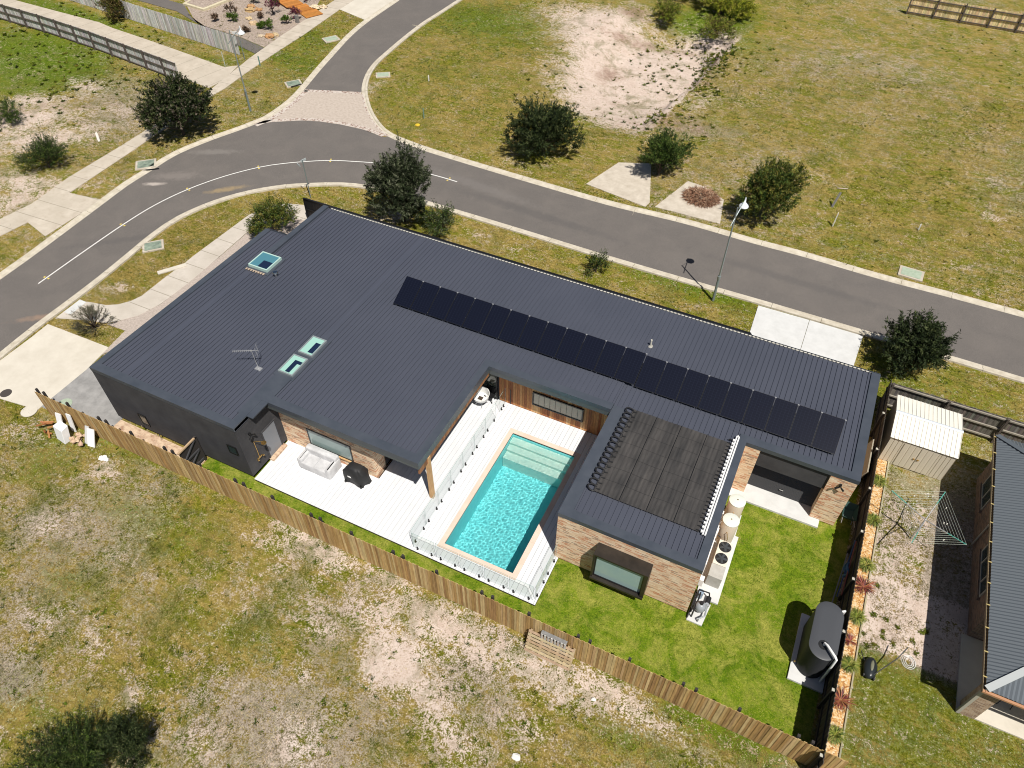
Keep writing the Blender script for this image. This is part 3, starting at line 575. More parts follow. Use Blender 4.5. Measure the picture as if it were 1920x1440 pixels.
# skylights: part of the roof
def skylight(x0,x1,y0,y1,h,frm,gl,lbl):
    z0=za((y0+y1)/2); k=MB(); fr=.07
    for a in ((x0,x1,y0,y0+fr),(x0,x1,y1-fr,y1),(x0,x0+fr,y0+fr,y1-fr),(x1-fr,x1,y0+fr,y1-fr)): k.box(*a,z0-.08,z0+h)
    so=k.build('skylight',frm,H); so['label']=lbl
    MB().box(x0+fr,x1-fr,y0+fr,y1-fr,z0+h-.05,z0+h-.02).build('pane',gl,so)
    m=MB()
    for a in ((x0-.16,x0,y0-.2,y1+.15),(x1,x1+.16,y0-.2,y1+.15),(x0,x1,y1,y1+.15),(x0,x1,y0-.2,y0)): m.box(*a,z0-.075,z0-.012)
    m.build('apron',flash,so); return so
skg1=mat('skylight_glass_blue',(.07,.20,.25),.08,0,.9); skg2=mat('skylight_glass_pale',(.30,.52,.45),.12,0,.8); deepg=mat('shaft_shade',(.01,.02,.05),.3)  # the near-black tone holds the shade of the skylight shafts
s1=skylight(-27.96,-26.64,23.72,25.05,.16,mat('skylight_frame_pale',(.40,.55,.50),.4),skg1,'larger blue skylight with a pale frame near the parapet')
MB().box(-27.35,-26.74,23.82,24.4,za(24)+.143,za(24)+.147).build('pane_shade',deepg,s1)  # dark sheet over the pane paints in the unlit shaft below
s2=skylight(-21.05,-20.2,19.17,20.46,.1,mat('skylight_frame_grey',(.22,.25,.26),.4),skg2,'pale green skylight, the upper of the pair')
MB().box(-20.6,-20.3,19.35,20.1,za(20)+.083,za(20)+.087).build('pane_shade',deepg,s2)  # shaft shade painted as a dark sheet on the upper pane
s3=skylight(-21.09,-20.22,17.63,18.92,.1,bpy.data.materials['skylight_frame_grey'],skg2,'pale green skylight, the lower of the pair')
MB().box(-20.75,-20.5,17.75,18.6,za(18)+.083,za(18)+.087).box(-20.5,-20.31,18.4,18.6,za(18)+.083,za(18)+.087).build('pane_shade',deepg,s3)  # shaft shade painted as two dark sheets on the lower pane
m=MB(); m.box(-27.95,-26.66,23.53,23.56,za(23.5)-.02,za(23.5)+.008)
for k in range(8): m.box(-27.95+k*.17,-27.87+k*.17,23.42,23.56,za(23.5)-.02,za(23.5)+.012)
m.build('apron_trim',mat('raw_sealant',(.42,.33,.25),.7),s1)
# =============================================================== THINGS ON THE ROOF
t=thing('roof_flue','short chrome flue with a round cap beside the blue skylight','flue',(-26.02,23.72,za(23.7)-.07)); z0=za(23.7)-.07
MB().cyl(-26.02,23.72,z0,z0+.22,.075,16).build('pipe',chrome,t,smooth=True); MB().lathe(-26.02,23.72,[(.15,z0+.22),(.16,z0+.26),(.13,z0+.33),(.02,z0+.36)],18).build('cap',chrome,t,smooth=True)
t=thing('roof_vent_pipe','thin cream vent pipe on the roof behind the solar panels','vent pipe',(-5.29,27.76,3.5))
MB().cyl(-5.29,27.76,3.5,3.95,.045,12).build('pipe',mat('vent_cream',(.55,.53,.46),.5),t,smooth=True); MB().lathe(-5.29,27.76,[(.15,3.5),(.13,3.53),(.06,3.56)],16).build('base_flange',mat('vent_seal',(.30,.29,.26),.6),t,smooth=True)
z0=za(17.4)-.05; t=thing('tv_antenna','silver television antenna on a bent mast fixed to the roof left of the skylights','antenna',(-22.1,17.4,z0)); alu=mat('aluminium',(.55,.55,.55),.35,.6)
MB().tube([(-22.1,17.4,z0),(-22.1,17.4,z0+.1),(-22.2,17.45,z0+.35),(-22.28,17.48,z0+1.15)],.016,8).build('mast',alu,t)
MB().box(-22.27,-21.93,17.28,17.5,z0-.03,z0+.02).build('base_plate',alu,t)
m=MB(); A0=Vector((-22.0,17.62,z0+1.1)); A1=Vector((-23.05,17.05,z0+1.1)); m.bar(A0,A1,.025); dd=(A1-A0).normalized(); nn=Vector((-dd.y,dd.x,0))
for k in range(10):
    p=A0.lerp(A1,.28+.72*k/9); m.bar(p-nn*.09,p+nn*.09,.012)
for a in(-.5,-.17,.17,.5): p=A0.lerp(A1,.05); m.bar(p-nn*.28+Vector((0,0,a*.5)),p+nn*.28+Vector((0,0,a*.5)),.01)
m.build('elements',alu,t)
# solar panels, tilted up from the roof
pv=mat('solar_cells',(.006,.008,.018),.18,0,.5); tt=NT(pv); g=tt.n('ShaderNodeNewGeometry'); s=tt.n('ShaderNodeSeparateXYZ'); tt.l(g.outputs['Position'],s.inputs[0])
def frac(o,k): return tt.math('FRACT',tt.math('MULTIPLY',o,k))
ln=tt.math('MAXIMUM',tt.math('LESS_THAN',frac(s.outputs[0],6.0),.05),tt.math('LESS_THAN',frac(s.outputs[1],9.),.05))
tt.base(tt.mix(ln,(.005,.006,.013),(.012,.015,.028)))
X0,X1=-18.79,4.43; Y0,Y1=24.52,26.086; dP=(X1-X0)/22
z0=za(Y0)+.10; z1=za(Y1)+.87
def panel_parts(x,zz0,zz1,root):
    o=Vector((x,Y0,zz0)); u=Vector((dP-.02,0,0)); v=Vector((0,Y1-Y0,zz1-zz0)); n=u.cross(v).normalized()
    MB().hexa([o-n*.03,o+u-n*.03,o+u+v-n*.03,o+v-n*.03,o,o+u,o+u+v,o+v]).build('frame',dark,root)
    e=.012; uu=u.normalized();vv=v.normalized()
    a=o+uu*e+vv*e; U=u-uu*2*e; Vv=v-vv*2*e
    MB().hexa([a+n*.001,a+U+n*.001,a+U+Vv+n*.001,a+Vv+n*.001,a+n*.004,a+U+n*.004,a+U+Vv+n*.004,a+Vv+n*.004]).build('cells',pv,root)
    for q in(.12,.88):
        m=MB(); p=o+v*.97+u*q; p2=o+v*.05+u*q; m.bar(p-n*.04,(p.x,p.y,za(Y1)-.06),.03); m.bar(p2-n*.03,(p2.x,p2.y,za(Y0)-.06),.03); m.bar(p-n*.05,p2-n*.05,.03)
        m.build('rail',alu,root)
    p=o+u+v; MB().box(p.x-.03,p.x+.05,p.y-.05,p.y+.01,p.z-.02,p.z+.012).build('clamp',alu,root)
ORD='first second third fourth fifth sixth seventh eighth ninth tenth eleventh twelfth thirteenth fourteenth fifteenth sixteenth seventeenth eighteenth nineteenth twentieth twenty-first twenty-second'.split()
for i in range(22):
    x=X0+i*dP; lab='leftmost' if i==0 else 'rightmost' if i==21 else ORD[i]+' from the left'
    if i==0:
        P0=bpy.data.objects.new('solar_panel',None); C.objects.link(P0); P0.parent=H; P0.location=Vector((x,Y0,z0))-WL['house']; WL['solar_panel']=Vector((x,Y0,z0)); P0['label']='leftmost black solar panel of the long row on the roof'; panel_parts(x,z0,z1,P0); kids=list(P0.children)
    else:
        r=P0.copy(); C.objects.link(r); r.location=Vector((x,Y0,z0-(za(Y0)-zb(Y0))*(1 if x>XC else 0)))-WL['house']; r['label']='black solar panel, '+lab+' in the long row on the roof'
        for k in kids: c2=k.copy(); C.objects.link(c2); c2.parent=r
# pool heating mat on the roof of the right wing
zh=lambda y:zb(y)+.02
t=thing('solar_pool_heater','black ribbed pool heating mat on the roof with hose loops along its left edge','pool heater',(-2.3,20.5,zb(20)))
matm=mat('heater_mat',(.03,.028,.026),.6,0,.4); q=NT(matm); q.base(q.ramp(q.math('ADD',q.math('MULTIPLY',q.noise(1.1,4,.6,q.coord((1.6,.5,1))),.5),q.math('MULTIPLY',q.noise(2.6,3,.6,q.coord((1.5,.16,1))),.5)),[(.35,(.026,.025,.025)),(.62,(.060,.055,.052)),(.8,(.10,.085,.075))])); q.bump(q.noise(7,4,.6,q.coord((1.4,.25,1))),.5,.05)
nx_,ny_=120,60; gxs=np.linspace(-4.62,.02,nx_); gys=np.linspace(17.95,23.15,ny_); HX,HY=np.meshgrid(gxs,gys)
HZ=zb(HY)+.0+.022*np.abs(np.sin(HX*PI/.203))+.02*fbm(HX,HY,2.2,5)+.022
mo=grid_obj('mat_sheet',HX-(-2.3),HY-20.5,HZ-zb(20),matm,{}); mo.parent=t; WL[mo.name]=Vector((-2.3,20.5,zb(20)))
m=MB()
for xk in (-3.45,-2.25,-1.05): m.tube([(xk,y_,zb(y_)+.075) for y_ in np.linspace(17.95,23.15,14)],.012,5)
for yk in (18.75,19.5,20.3,21.05,21.8,22.5): m.tube([(x_,yk+.02*math.sin(x_*3),zb(yk)+.070) for x_ in np.linspace(-4.6,0,12)],.0035,4)
m.build('strap',blackm,t)
for k in range(16):
    m=MB(); y_=18.1+k*.325; cx=-4.72-.02*(k%2); 
    m.tube([(cx+.20*math.cos(a),y_+.15*math.sin(a)-.02*a/6,zb(y_)+.02+.09*(1-math.cos(a))*.5+.02*k%2*.0) for a in np.linspace(-.3,5.9,22)],.034,7)
    m.tube([(cx+.16,y_,zb(y_)+.04),(cx+.34,y_+.02,zb(y_)+.06)],.035,7)
    m.build('hose_loop',blackm,t,smooth=True)
m=MB()
for x_ in(.20,.30): m.tube([(x_,17.85,zb(18)+.10),(x_,23.6,zb(23.6)+.10)],.038,10)
m.tube([(.20,23.6,zb(23.6)+.1),(.25,23.66,zb(23.6)+.1),(.30,23.6,zb(23.6)+.1)],.038,8)
m.build('manifold_pipe',white,t,smooth=True)
for k in range(25):
    y_=18.0+k*.222; MB().box(.09,.165,y_-.05,y_+.05,zb(y_)+.05,zb(y_)+.13).build('clip',white,t); MB().tube([(.1,y_,zb(y_)+.09),(-.1,y_,zb(y_)+.05)],.03,6).build('connector',blackm,t)
# =============================================================== DECK AND POOL
PX0,PX1,PY0,PY1=-10.34,-6.86,14.66,21.93; DZ=.15
deckm=attrmat('deck_boards',.55,.35,3,.10,(1,.3,1))
mb=MB(); x=XA+.02; bw=.24
while x<-5.36:
    x1=min(x+bw-.012,-5.34); c=jit((.66,.67,.69),.03)
    segs=[(13.72,23.69 if x>-15.1 else 16.42)]
    if x>-5.6: segs=[(13.72,16.27)]
    if x1>PX0-.25 and x<PX1+.25:
        xa=max(x,-99); segs=[(13.72,PY0-.26),(PY1+.26,23.69)]
        if x<PX0-.25 : mb.box(x,PX0-.255,PY0-.26,PY1+.26,DZ-.03,DZ,c)
        if x1>PX1+.25: mb.box(PX1+.255,x1,PY0-.26,PY1+.26,DZ-.03,DZ,c)
    for a,b_ in segs: mb.box(x,x1,a,b_,DZ-.03,DZ,c)
    x+=bw
t=thing('pool_deck','white grey timber deck around the pool running up to the house','deck',(-12,18,0)); mb.build('boards',deckm,t)
fr=MB(); fr.box(XA+.02,-5.36,13.735,13.76,-.05,DZ-.032); fr.box(-5.37,-5.345,13.76,16.27,-.05,DZ-.032)
fr.box(XA+.05,PX0-.3,13.77,23.6,-.02,.0); fr.box(PX1+.3,-5.5,13.77,23.6,-.02,.0); fr.build('deck_frame',mat('deck_frame_dark',(.03,.022,.018),.8),t)
t=thing('swimming_pool','rectangular turquoise swimming pool with pale stone coping set in the white deck','pool',(-8.6,18.3,0))
shell=mat('pool_shell',(.10,.52,.56),.35,0,.4); q=NT(shell)
q.base(q.ramp(q.noise(3,5,.6),[(.3,(.17,.64,.68)),(.7,(.24,.74,.76))]))
m=MB(); d0=-1.75
def inbox(m,x0,x1,y0,y1,z0,z1):
    m.add([(x0,y0,z0),(x1,y0,z0),(x1,y1,z0),(x0,y1,z0),(x0,y0,z1),(x1,y0,z1),(x1,y1,z1),(x0,y1,z1)],[(0,1,2,3),(4,5,1,0),(5,6,2,1),(6,7,3,2),(7,4,0,3)])
inbox(m,PX0,PX1,PY0,PY1,d0,.12); so=m.build('shell',shell,t)
stepm=mat('pool_step',(.55,.66,.60),.5); q=NT(stepm); q.base(q.ramp(q.noise(2.2,4,.6),[(.3,(.50,.64,.58)),(.7,(.66,.72,.64))]))
m=MB(); m.box(PX0+.01,PX1-.01,PY1-.42,PY1-.005,d0,-.20); m.box(PX0+.01,PX1-.01,PY1-.80,PY1-.42,d0,-.42); m.box(PX0+.01,PX1-.01,PY1-1.25,PY1-.80,d0,-.66)
st=m.build('step',stepm,t)
copm=nmat('coping_stone',(.60,.45,.36),(.70,.55,.46),1.5,.75,7)
m=MB(); zc=DZ+.012
for a in ((PX0-.25,PX1+.25,PY0-.25,PY0),(PX0-.25,PX1+.25,PY1,PY1+.25)):
    m.box(*a,.05,zc)
y=PY0
while y<PY1-.01:
    y2=min(y+.6,PY1); m.box(PX0-.25,PX0,y,y2-.004,.05,zc); m.box(PX1,PX1+.25,y,y2-.004,.05,zc); y=y2
m.build('coping',copm,t)
# water with real ripples
WATER=-.05
nx_,ny_=150,300; xs=np.linspace(PX0+.002,PX1-.002,nx_); ys=np.linspace(PY0+.002,PY1-.002,ny_); WX_,WY_=np.meshgrid(xs,ys)
WZ=WATER+.0034*fbm(WX_,WY_,7.,31,3)+.0011*fbm(WX_,WY_,21.,77,2)
watm=mat('pool_water',(.80,.97,.97),.0,0,.5); watm.node_tree.nodes['Principled BSDF'].inputs['Transmission Weight'].default_value=1.; watm.node_tree.nodes['Principled BSDF'].inputs['IOR'].default_value=1.33
wo_=grid_obj('water',WX_+8.6,WY_-18.3,WZ,watm,{}); wo_.parent=t
wo_.cycles.is_caustics_caster=True; so.cycles.is_caustics_receiver=True; st.cycles.is_caustics_receiver=True
# =============================================================== GLASS POOL FENCE
gl=mat('pool_glass',(.8,.9,.88),.02); tt=gl.node_tree; tt.nodes.clear(); o_=tt.nodes.new('ShaderNodeOutputMaterial'); mx=tt.nodes.new('ShaderNodeMixShader'); tr=tt.nodes.new('ShaderNodeBsdfTransparent'); gs=tt.nodes.new('ShaderNodeBsdfGlossy'); fr_=None
tr.inputs[0].default_value=(.86,.95,.94,1); gs.inputs['Roughness'].default_value=.02; tr.inputs[0].default_value=(.975,.992,.99,1)
lw=tt.nodes.new('ShaderNodeLayerWeight'); pw=tt.nodes.new('ShaderNodeMath'); pw.operation='POWER'; pw.inputs[1].default_value=4.; ma=tt.nodes.new('ShaderNodeMath'); ma.operation='MULTIPLY_ADD'; ma.inputs[1].default_value=.4; ma.inputs[2].default_value=.022
tt.links.new(lw.outputs['Facing'],pw.inputs[0]); tt.links.new(pw.outputs[0],ma.inputs[0]); tt.links.new(ma.outputs[0],mx.inputs[0]); tt.links.new(tr.outputs[0],mx.inputs[1]); tt.links.new(gs.outputs[0],mx.inputs[2]); tt.links.new(mx.outputs[0],o_.inputs[0])
gle=mat('glass_edge',(.30,.42,.40),.2)
def glass_run(name,label,axis,fixed,spans):
    t=thing(name,label,'glass fence',((fixed,spans[0][0],DZ) if axis=='y' else (spans[0][0],fixed,DZ)),'glass pool fence runs')
    for a,b in spans:
        R=(lambda u0,u1,z0,z1,w_=.006:(fixed-w_,fixed+w_,u0,u1,z0,z1)) if axis=='y' else (lambda u0,u1,z0,z1,w_=.006:(u0,u1,fixed-w_,fixed+w_,z0,z1))
        p=MB().box(*R(a,b,DZ+.06,DZ+1.26)).build('glass_panel',gl,t)
        e=MB(); e.box(*R(a,b,DZ+1.26,DZ+1.267,.006)); e.box(*R(a-.005,a,DZ+.06,DZ+1.267,.006)); e.box(*R(b,b+.005,DZ+.06,DZ+1.267,.006)); e.build('edge',gle,p)
        for q in(a+.2,b-.2):
            x,y=(fixed,q) if axis=='y' else (q,fixed)
            MB().lathe(x,y,[(.055,DZ),(.055,DZ+.015),(.028,DZ+.02),(.028,DZ+.14),(.034,DZ+.15),(.034,DZ+.17)],10).build('spigot',blackm,t,smooth=True)
glass_run('glass_pool_fence','frameless glass fence run on the deck between the covered terrace and the pool','y',-11.58,[(13.95+k*1.22,15.10+k*1.22) for k in range(7)]+[(22.9,23.55)])
glass_run('glass_pool_fence','frameless glass fence run along the front edge of the white deck below the pool','x',13.86,[(-11.5+k*1.215,-10.36+k*1.215) for k in range(5)])
glass_run('glass_pool_fence','short frameless glass fence run from the deck corner to the brick wing','y',-5.43,[(13.95,15.05),(15.12,16.2)])
# =============================================================== TIMBER FENCES
pal=attrmat('fence_palings',.85,.15,5,.40,(3,3,.35),.1)
FX0,FX1,FY=-33.1,7.35,12.40
t=thing('paling_fence','fresh tan timber paling fence along the front of the yard','fence',(-12,FY,0))
m=MB(); x=FX0; k=0
while x<FX1:
    h=1.86+random.uniform(-.02,.02); 
    if x<FX0+2.5: h=1.82
    c=jit(random.choice([(.47,.31,.13),(.52,.36,.16),(.40,.25,.10),(.56,.42,.21),(.34,.21,.09),(.46,.32,.16)]),.12)
    yo=0 if k%2 else -.017; w_=.118 if k%2 else .10
    m.box(x,x+w_,FY+yo-.016,FY+yo,.02,h,c); x+=.105; k+=1
m.box(FX0,FX1,FY-.012,FY+.012,-.03,.10,(.35,.26,.15)); m.build('palings',pal,t)
postm=mat('post_dark',(.035,.03,.028),.85)
for z in(.45,1.45): MB().box(FX0,FX1,FY+.004,FY+.05,z-.04,z+.04).build('rail',postm,t)
for k,x in enumerate(np.arange(FX0+.05,FX1,2.15)):
    for dx in ((0,.5) if k%1==0 else (0,)):
        if dx and k%2: continue
        MB().box(x+dx-.05,x+dx+.06,FY+.05,FY+.15,0,1.93).build('post',postm,t)
greyp=attrmat('weathered_palings',.95,.1,5,.5,(3,3,.4))
t=thing('side_fence','dark weathered paling fence between the back lawn and the orange gravel bed','fence',(6.58,22,0))
m=MB(); y=11.9; k=0
while y<32.5:
    c=jit((.10,.085,.07),.3); m.box(6.575 if k%2 else 6.593,6.59 if k%2 else 6.61,y,y+.11,.0,1.94+random.uniform(-.015,.015),c); y+=.098; k+=1
m.build('palings',greyp,t)
capm=mat('post_cap_grey',(.42,.40,.34),.8)
for y in np.arange(12.2,32.5,2.55):
    p=MB().box(6.46,6.57,y-.06,y+.05,0,1.86).build('post',postm,t); MB().box(6.455,6.575,y-.065,y+.055,1.861,1.872).build('post_top',capm,p)
for z in(.5,1.4): MB().box(6.53,6.574,11.9,32.5,z-.04,z+.04).build('rail',postm,t)
t=thing('rear_paling_fence','weathered grey paling fence with three rails behind the cream shed','fence',(9.6,32.5,0))
m=MB(); x=6.62; k=0
while x<30:
    m.box(x,x+.11,32.50+.012*(k%2),32.515+.012*(k%2),0,1.80+random.uniform(-.02,.02),jit((.17,.155,.135),.35)); x+=.103; k+=1
m.build('palings',greyp,t); railm=attrmat('weathered_rail',.9,.1,5,.4,(.6,3,3))
for z in(.25,.95,1.68): MB().box(6.62,30,32.42,32.49,z-.045,z+.045,(.33,.30,.25)).build('rail',railm,t)
for x in np.arange(6.75,30,2.75): MB().box(x-.05,x+.05,32.32,32.42,0,1.86,(.12,.10,.085)).build('post',railm,t)
t=thing('black_rear_fence','long black steel fence behind the house roof, facing the street verge','fence',(-16,33.0,0))
m=MB(); x=-31.5
while x<-.9: m.box(x,x+.19,33.0,33.02,0.02,1.78); m.box(x+.19,x+.21,32.985,33.02,.02,1.78); x+=.21
m.build('panel',dark,t); 
for z in(.12,.95,1.79): MB().box(-31.5,-.9,32.94,33.05,z-.03,z+.03).build('rail',dark,t)
for x in np.arange(-31.5,-.8,2.55): MB().box(x-.035,x+.035,32.93,32.985,0,1.80).build('post',dark,t)
t=thing('side_gate','black timber gate with diagonal braces between the paling fence and the house','gate',(-23.6,13.1,0))
m=MB(); y=12.56
while y<13.6: m.box(-23.66,-23.635,y,y+.095,.08,1.75); y+=.10
m.build('gate_boards',postm,t); lr=mat('gate_rail',(.045,.045,.05),.7)
MB().box(-23.66,-23.56,12.50,13.68,1.76,1.83).build('top_rail',mat('gate_cap',(.40,.28,.17),.8),t)
for z in(.2,.95): MB().box(-23.634,-23.58,12.55,13.68,z-.05,z+.05).build('rail',lr,t)
MB().bar((-23.60,12.6,.25),(-23.60,13.55,.92),.07).build('brace',lr,t); MB().bar((-23.60,12.6,1.0),(-23.60,13.55,1.7),.07).build('brace',lr,t)
MB().box(-23.68,-23.56,13.60,13.70,0,1.85).build('post',postm,t)
# far fences
def paling_line(name,label,P,h,front,rails,posts,step=.12,colr=(.58,.57,.55)):
    P=[np.array(p,float) for p in P]; t=thing(name,label,'fence',(*P[0],0)); L=[]
    for a,b in zip(P[:-1],P[1:]):
        l=np.linalg.norm(b-a); n=int(l/step)
        for k in range(n): L.append((a+(b-a)*(k/n),a+(b-a)*((k+.93)/n)))
    m=MB()
    for k,(a,b) in enumerate(L):
        z=h+random.uniform(-.03,.03); d=(b-a)/np.linalg.norm(b-a); n=np.array([-d[1],d[0]])*.02; o_=n*(k%2)*.8
        m.hexa([(*(a+o_),0),(*(b+o_),0),(*(b+n+o_),0),(*(a+n+o_),0),(*(a+o_),z),(*(b+o_),z),(*(b+n+o_),z),(*(a+n+o_),z)],jit(colr,.3))
    m.build('palings',greyp,t)
    if rails:
        for z in rails:
            m=MB()
            for a,b in zip(P[:-1],P[1:]):
                d=(b-a)/np.linalg.norm(b-a); n=np.array([d[1],-d[0]])*.05*front; m.bar((*(a+n),z),(*(b+n),z),.07,.09,(.13,.11,.095))
            m.build('rail',railm,t)
    if posts:
        acc=0
        for a,b in zip(P[:-1],P[1:]):
            l=np.linalg.norm(b-a); d=(b-a)/l; n=np.array([d[1],-d[0]])*.13*front; s_=(-acc)%posts
            while s_<l:
                q=a+d*s_+n; MB().box(q[0]-.06,q[0]+.06,q[1]-.06,q[1]+.06,0,h+.1,(.12,.10,.09)).build('post',railm,t); s_+=posts
            acc=(acc+l)%posts
    return t
paling_line('boundary_fence','long grey paling fence with posts and rails beside the green corner lot',[(-92,48.6),(-80.3,48.05),(-73.9,47.75),(-66.9,47.1),(-58.7,46.0),(-54.6,45.45)],1.65,1,(.12,.85,1.60),2.55)
paling_line('pathway_fence','weathered grey paling fence between the grassy pathway strip and the landscaped front garden',[(-92,56.5),(-78.3,54.8),(-70.2,53.95),(-61.5,52.96),(-53.4,52.05)],1.75,1,None,None)
paling_line('far_tan_fence','tan paling fence at the far top right corner of the dry lot',[(2.2,91.2),(12,91.0),(30,90.6)],1.8,1,(.2,.9,1.6),2.6,.14,(.80,.63,.36))
# =============================================================== YARD THINGS
def blob(m,c,r,n=10,seed=0,col=None,flat=.8,amp=.25):
    """lumpy closed solid"""
    rs=random.Random(seed); rings=[]; N=n
    for i in range(1,N):
        ph=PI*i/N; ring=[]
        for k in range(N*2):
            th=2*PI*k/(N*2); d=Vector((math.sin(ph)*math.cos(th),math.sin(ph)*math.sin(th),-math.cos(ph)))
            q=1+amp*noise.noise(d*1.7+Vector((seed*3.1,0,0))); ring.append((c[0]+d.x*r[0]*q,c[1]+d.y*r[1]*q,c[2]+d.z*r[2]*q*flat))
        rings.append(ring)
    m.rings(rings,col); return m
# covered outdoor lounge
t=thing('outdoor_lounge','two seat outdoor lounge under a pale grey fabric cover on the deck','sofa',(-18.1,15.85,DZ))
cov=nmat('cover_fabric',(.40,.40,.41),(.56,.56,.57),2.5,.8,4,.3)
m=MB()
def rbox(x0,x1,y0,y1,z0,z1,r=.09,dz=0):
    P=[]; 
    for z,ins in ((z0,0),(z1-r,0),(z1-r*.3,r*.35),(z1,r)):
        ring=[]
        for cx,cy,a0 in ((x1,y0,-PI/2),(x1,y1,0),(x0,y1,PI/2),(x0,y0,PI)):
            sx=-1 if cx==x1 else 1; sy=1 if cy==y0 else -1
            for k in range(4):
                a=a0+k*PI/6; ring.append((cx+sx*(r+ins)+math.cos(a)*r,cy+sy*(r+ins)+math.sin(a)*r,z))
        P.append(ring)
    return P
ang=-.05
for a in ((-19.0,-17.15,15.28,16.2,DZ,.62),(-19.0,-17.15,15.95,16.32,DZ,.98),(-19.05,-18.72,15.3,16.3,DZ,.80),(-17.4,-17.1,15.3,16.3,DZ,.80)): m.rings(rbox(*a))
m.tube([(-18.05,15.30,.55),(-18.05,15.35,.635),(-18.07,15.95,.66),(-18.06,16.0,.98)],.022,6)
m.build('cover',cov,t,smooth=True)
# barbecue under a black cover
t=thing('covered_barbecue','barbecue under a black fabric cover on the white deck beside the brick pier','barbecue',(-15.95,15.95,DZ))
m=MB(); rings=[]; cx,cy=-15.95,15.95
for z,rx,ry in ((DZ,.62,.40),(.5,.60,.38),(.86,.57,.36),(.95,.50,.32),(1.10,.42,.28),(1.20,.30,.2),(1.22,.1,.08)):
    ring=[]
    for k in range(28):
        a=2*PI*k/28; f=1+.10*math.sin(a*5+z*3)*(1.3-z*.6)+.05*math.sin(a*9+1); ex=.55
        ring.append((cx+rx*f*math.copysign(abs(math.cos(a))**ex,math.cos(a)),cy+ry*f*math.copysign(abs(math.sin(a))**ex,math.sin(a)),z))
    rings.append(ring)
m.rings(rings); m.build('cover',mat('cover_black',(.016,.016,.017),.6),t,smooth='all')
MB().box(-16.22,-16.02,15.58,15.60,.62,.70).build('badge',white,t)
for dx in(-.45,.45): MB().cyl(-15.95+dx,15.55,DZ,DZ+.1,.05,10).build('wheel',blackm,t)
# white round chair
t=thing('white_tub_chair','white moulded tub chair on thin legs in the deck corner by the glass door','chair',(-12.75,23.0,DZ))
m=MB(); cx,cy=-12.75,23.0
def cup(m,cx,cy,z0,prof,a0=0,cut=.0):
    rings=[]
    for r,z in prof: rings.append([(cx+r*math.cos(2*PI*k/26),cy+r*math.sin(2*PI*k/26),z0+z+(.22*(1+math.sin(2*PI*k/26+a0))*.5 if z>.3 else 0)) for k in range(26)])
    m.rings(rings,None,True)
cup(m,cx,cy,DZ+.33,[(.12,.04),(.30,.06),(.40,.16),(.45,.33),(.46,.36),(.43,.36),(.38,.17),(.28,.10),(.05,.09)])
m.build('seat_shell',mat('shell_white',(.72,.72,.70),.4),t,smooth=True)
MB().box(cx-.16,cx+.10,cy-.13,cy+.10,DZ+.45,DZ+.49).build('cushion',mat('cushion_brown',(.05,.035,.025),.8),t,bev=.02)
for a in (.6,2.2,3.8,5.3): MB().bar((cx+.12*math.cos(a),cy+.12*math.sin(a),DZ+.36),(cx+.36*math.cos(a),cy+.36*math.sin(a),DZ),.022).build('leg',alu,t)
t=thing('black_garden_chair','black slatted garden chair behind the white tub chair under the eaves','chair',(-12.9,23.45,DZ))
cx,cy=-12.45,23.42
MB().box(cx-.25,cx+.25,cy-.2,cy+.2,DZ+.42,DZ+.45).build('seat',dark,t); m=MB(); m.obox((cx,cy+.2,DZ+.68),(.25,0,0),(0,.012,0),(0,.04,.22)); m.build('backrest',dark,t)
for dx in(-.22,.22):
    for dy in(-.18,.18): MB().bar((cx+dx,cy+dy,DZ),(cx+dx*.95,cy+dy*.95,DZ+.42),.03).build('leg',dark,t)
# hot water tanks, heat pump, pool equipment on their slab
tag(MB().prism([(.80,16.75),(1.30,16.70),(1.45,17.25),(1.78,17.25),(1.78,20.95),(1.62,20.95),(1.62,22.2),(.75,22.2)],-.05,.09).build('equipment_slab',concw,loc=(1.2,19.5,0)),'narrow white concrete slab beside the brick wing carrying the pool and hot water equipment','slab')
tankm=mat('tank_cream',(.55,.54,.49),.45)
for (y_,lb) in ((21.65,'cream cylindrical hot water tank nearest the roller door'),(20.5,'cream cylindrical hot water tank with gauges beside the fan unit')):
    t=thing('hot_water_tank',lb,'water tank',(1.17,y_,.09),'hot water tanks beside the brick wing')
    MB().lathe(1.17,y_,[(.36,.09),(.37,.12),(.37,1.72),(.36,1.75)],30).build('body',mat('tank_body',(.60,.52,.42),.5) if 'tank_body' not in bpy.data.materials else bpy.data.materials['tank_body'],t,smooth=True)
    MB().lathe(1.17,y_,[(.375,1.751),(.375,1.78),(.30,1.815),(.1,1.835),(.01,1.84)],30).build('lid',mat('tank_lid',(.58,.62,.58),.4) if 'tank_lid' not in bpy.data.materials else bpy.data.materials['tank_lid'],t,smooth=True)
    MB().cyl(1.17,y_,1.84,1.86,.03,10).build('cap',brass,t)
    MB().tube([(1.17,y_-.36,1.3),(1.2,y_-.45,1.3),(1.3,y_-.45,.9),(1.3,y_-.4,.3)],.018,6).build('pipe',brass,t)
    MB().tube([(.8,y_-.2,1.2),(.72,y_-.2,1.2),(.72,y_-.5,1.1),(1.0,y_-.55,1.0)],.022,6).build('pipe',dark,t)
t=thing('heat_pump','cream box heat pump with two round black fans on top beside the brick wall','heat pump',(1.3,19.0,.09))
bodyc=mat('cabinet_cream',(.62,.58,.50),.45)
hp=MB().box(1.0,1.6,18.62,19.92,.09,.92).build('cabinet',bodyc,t,bev=.015)
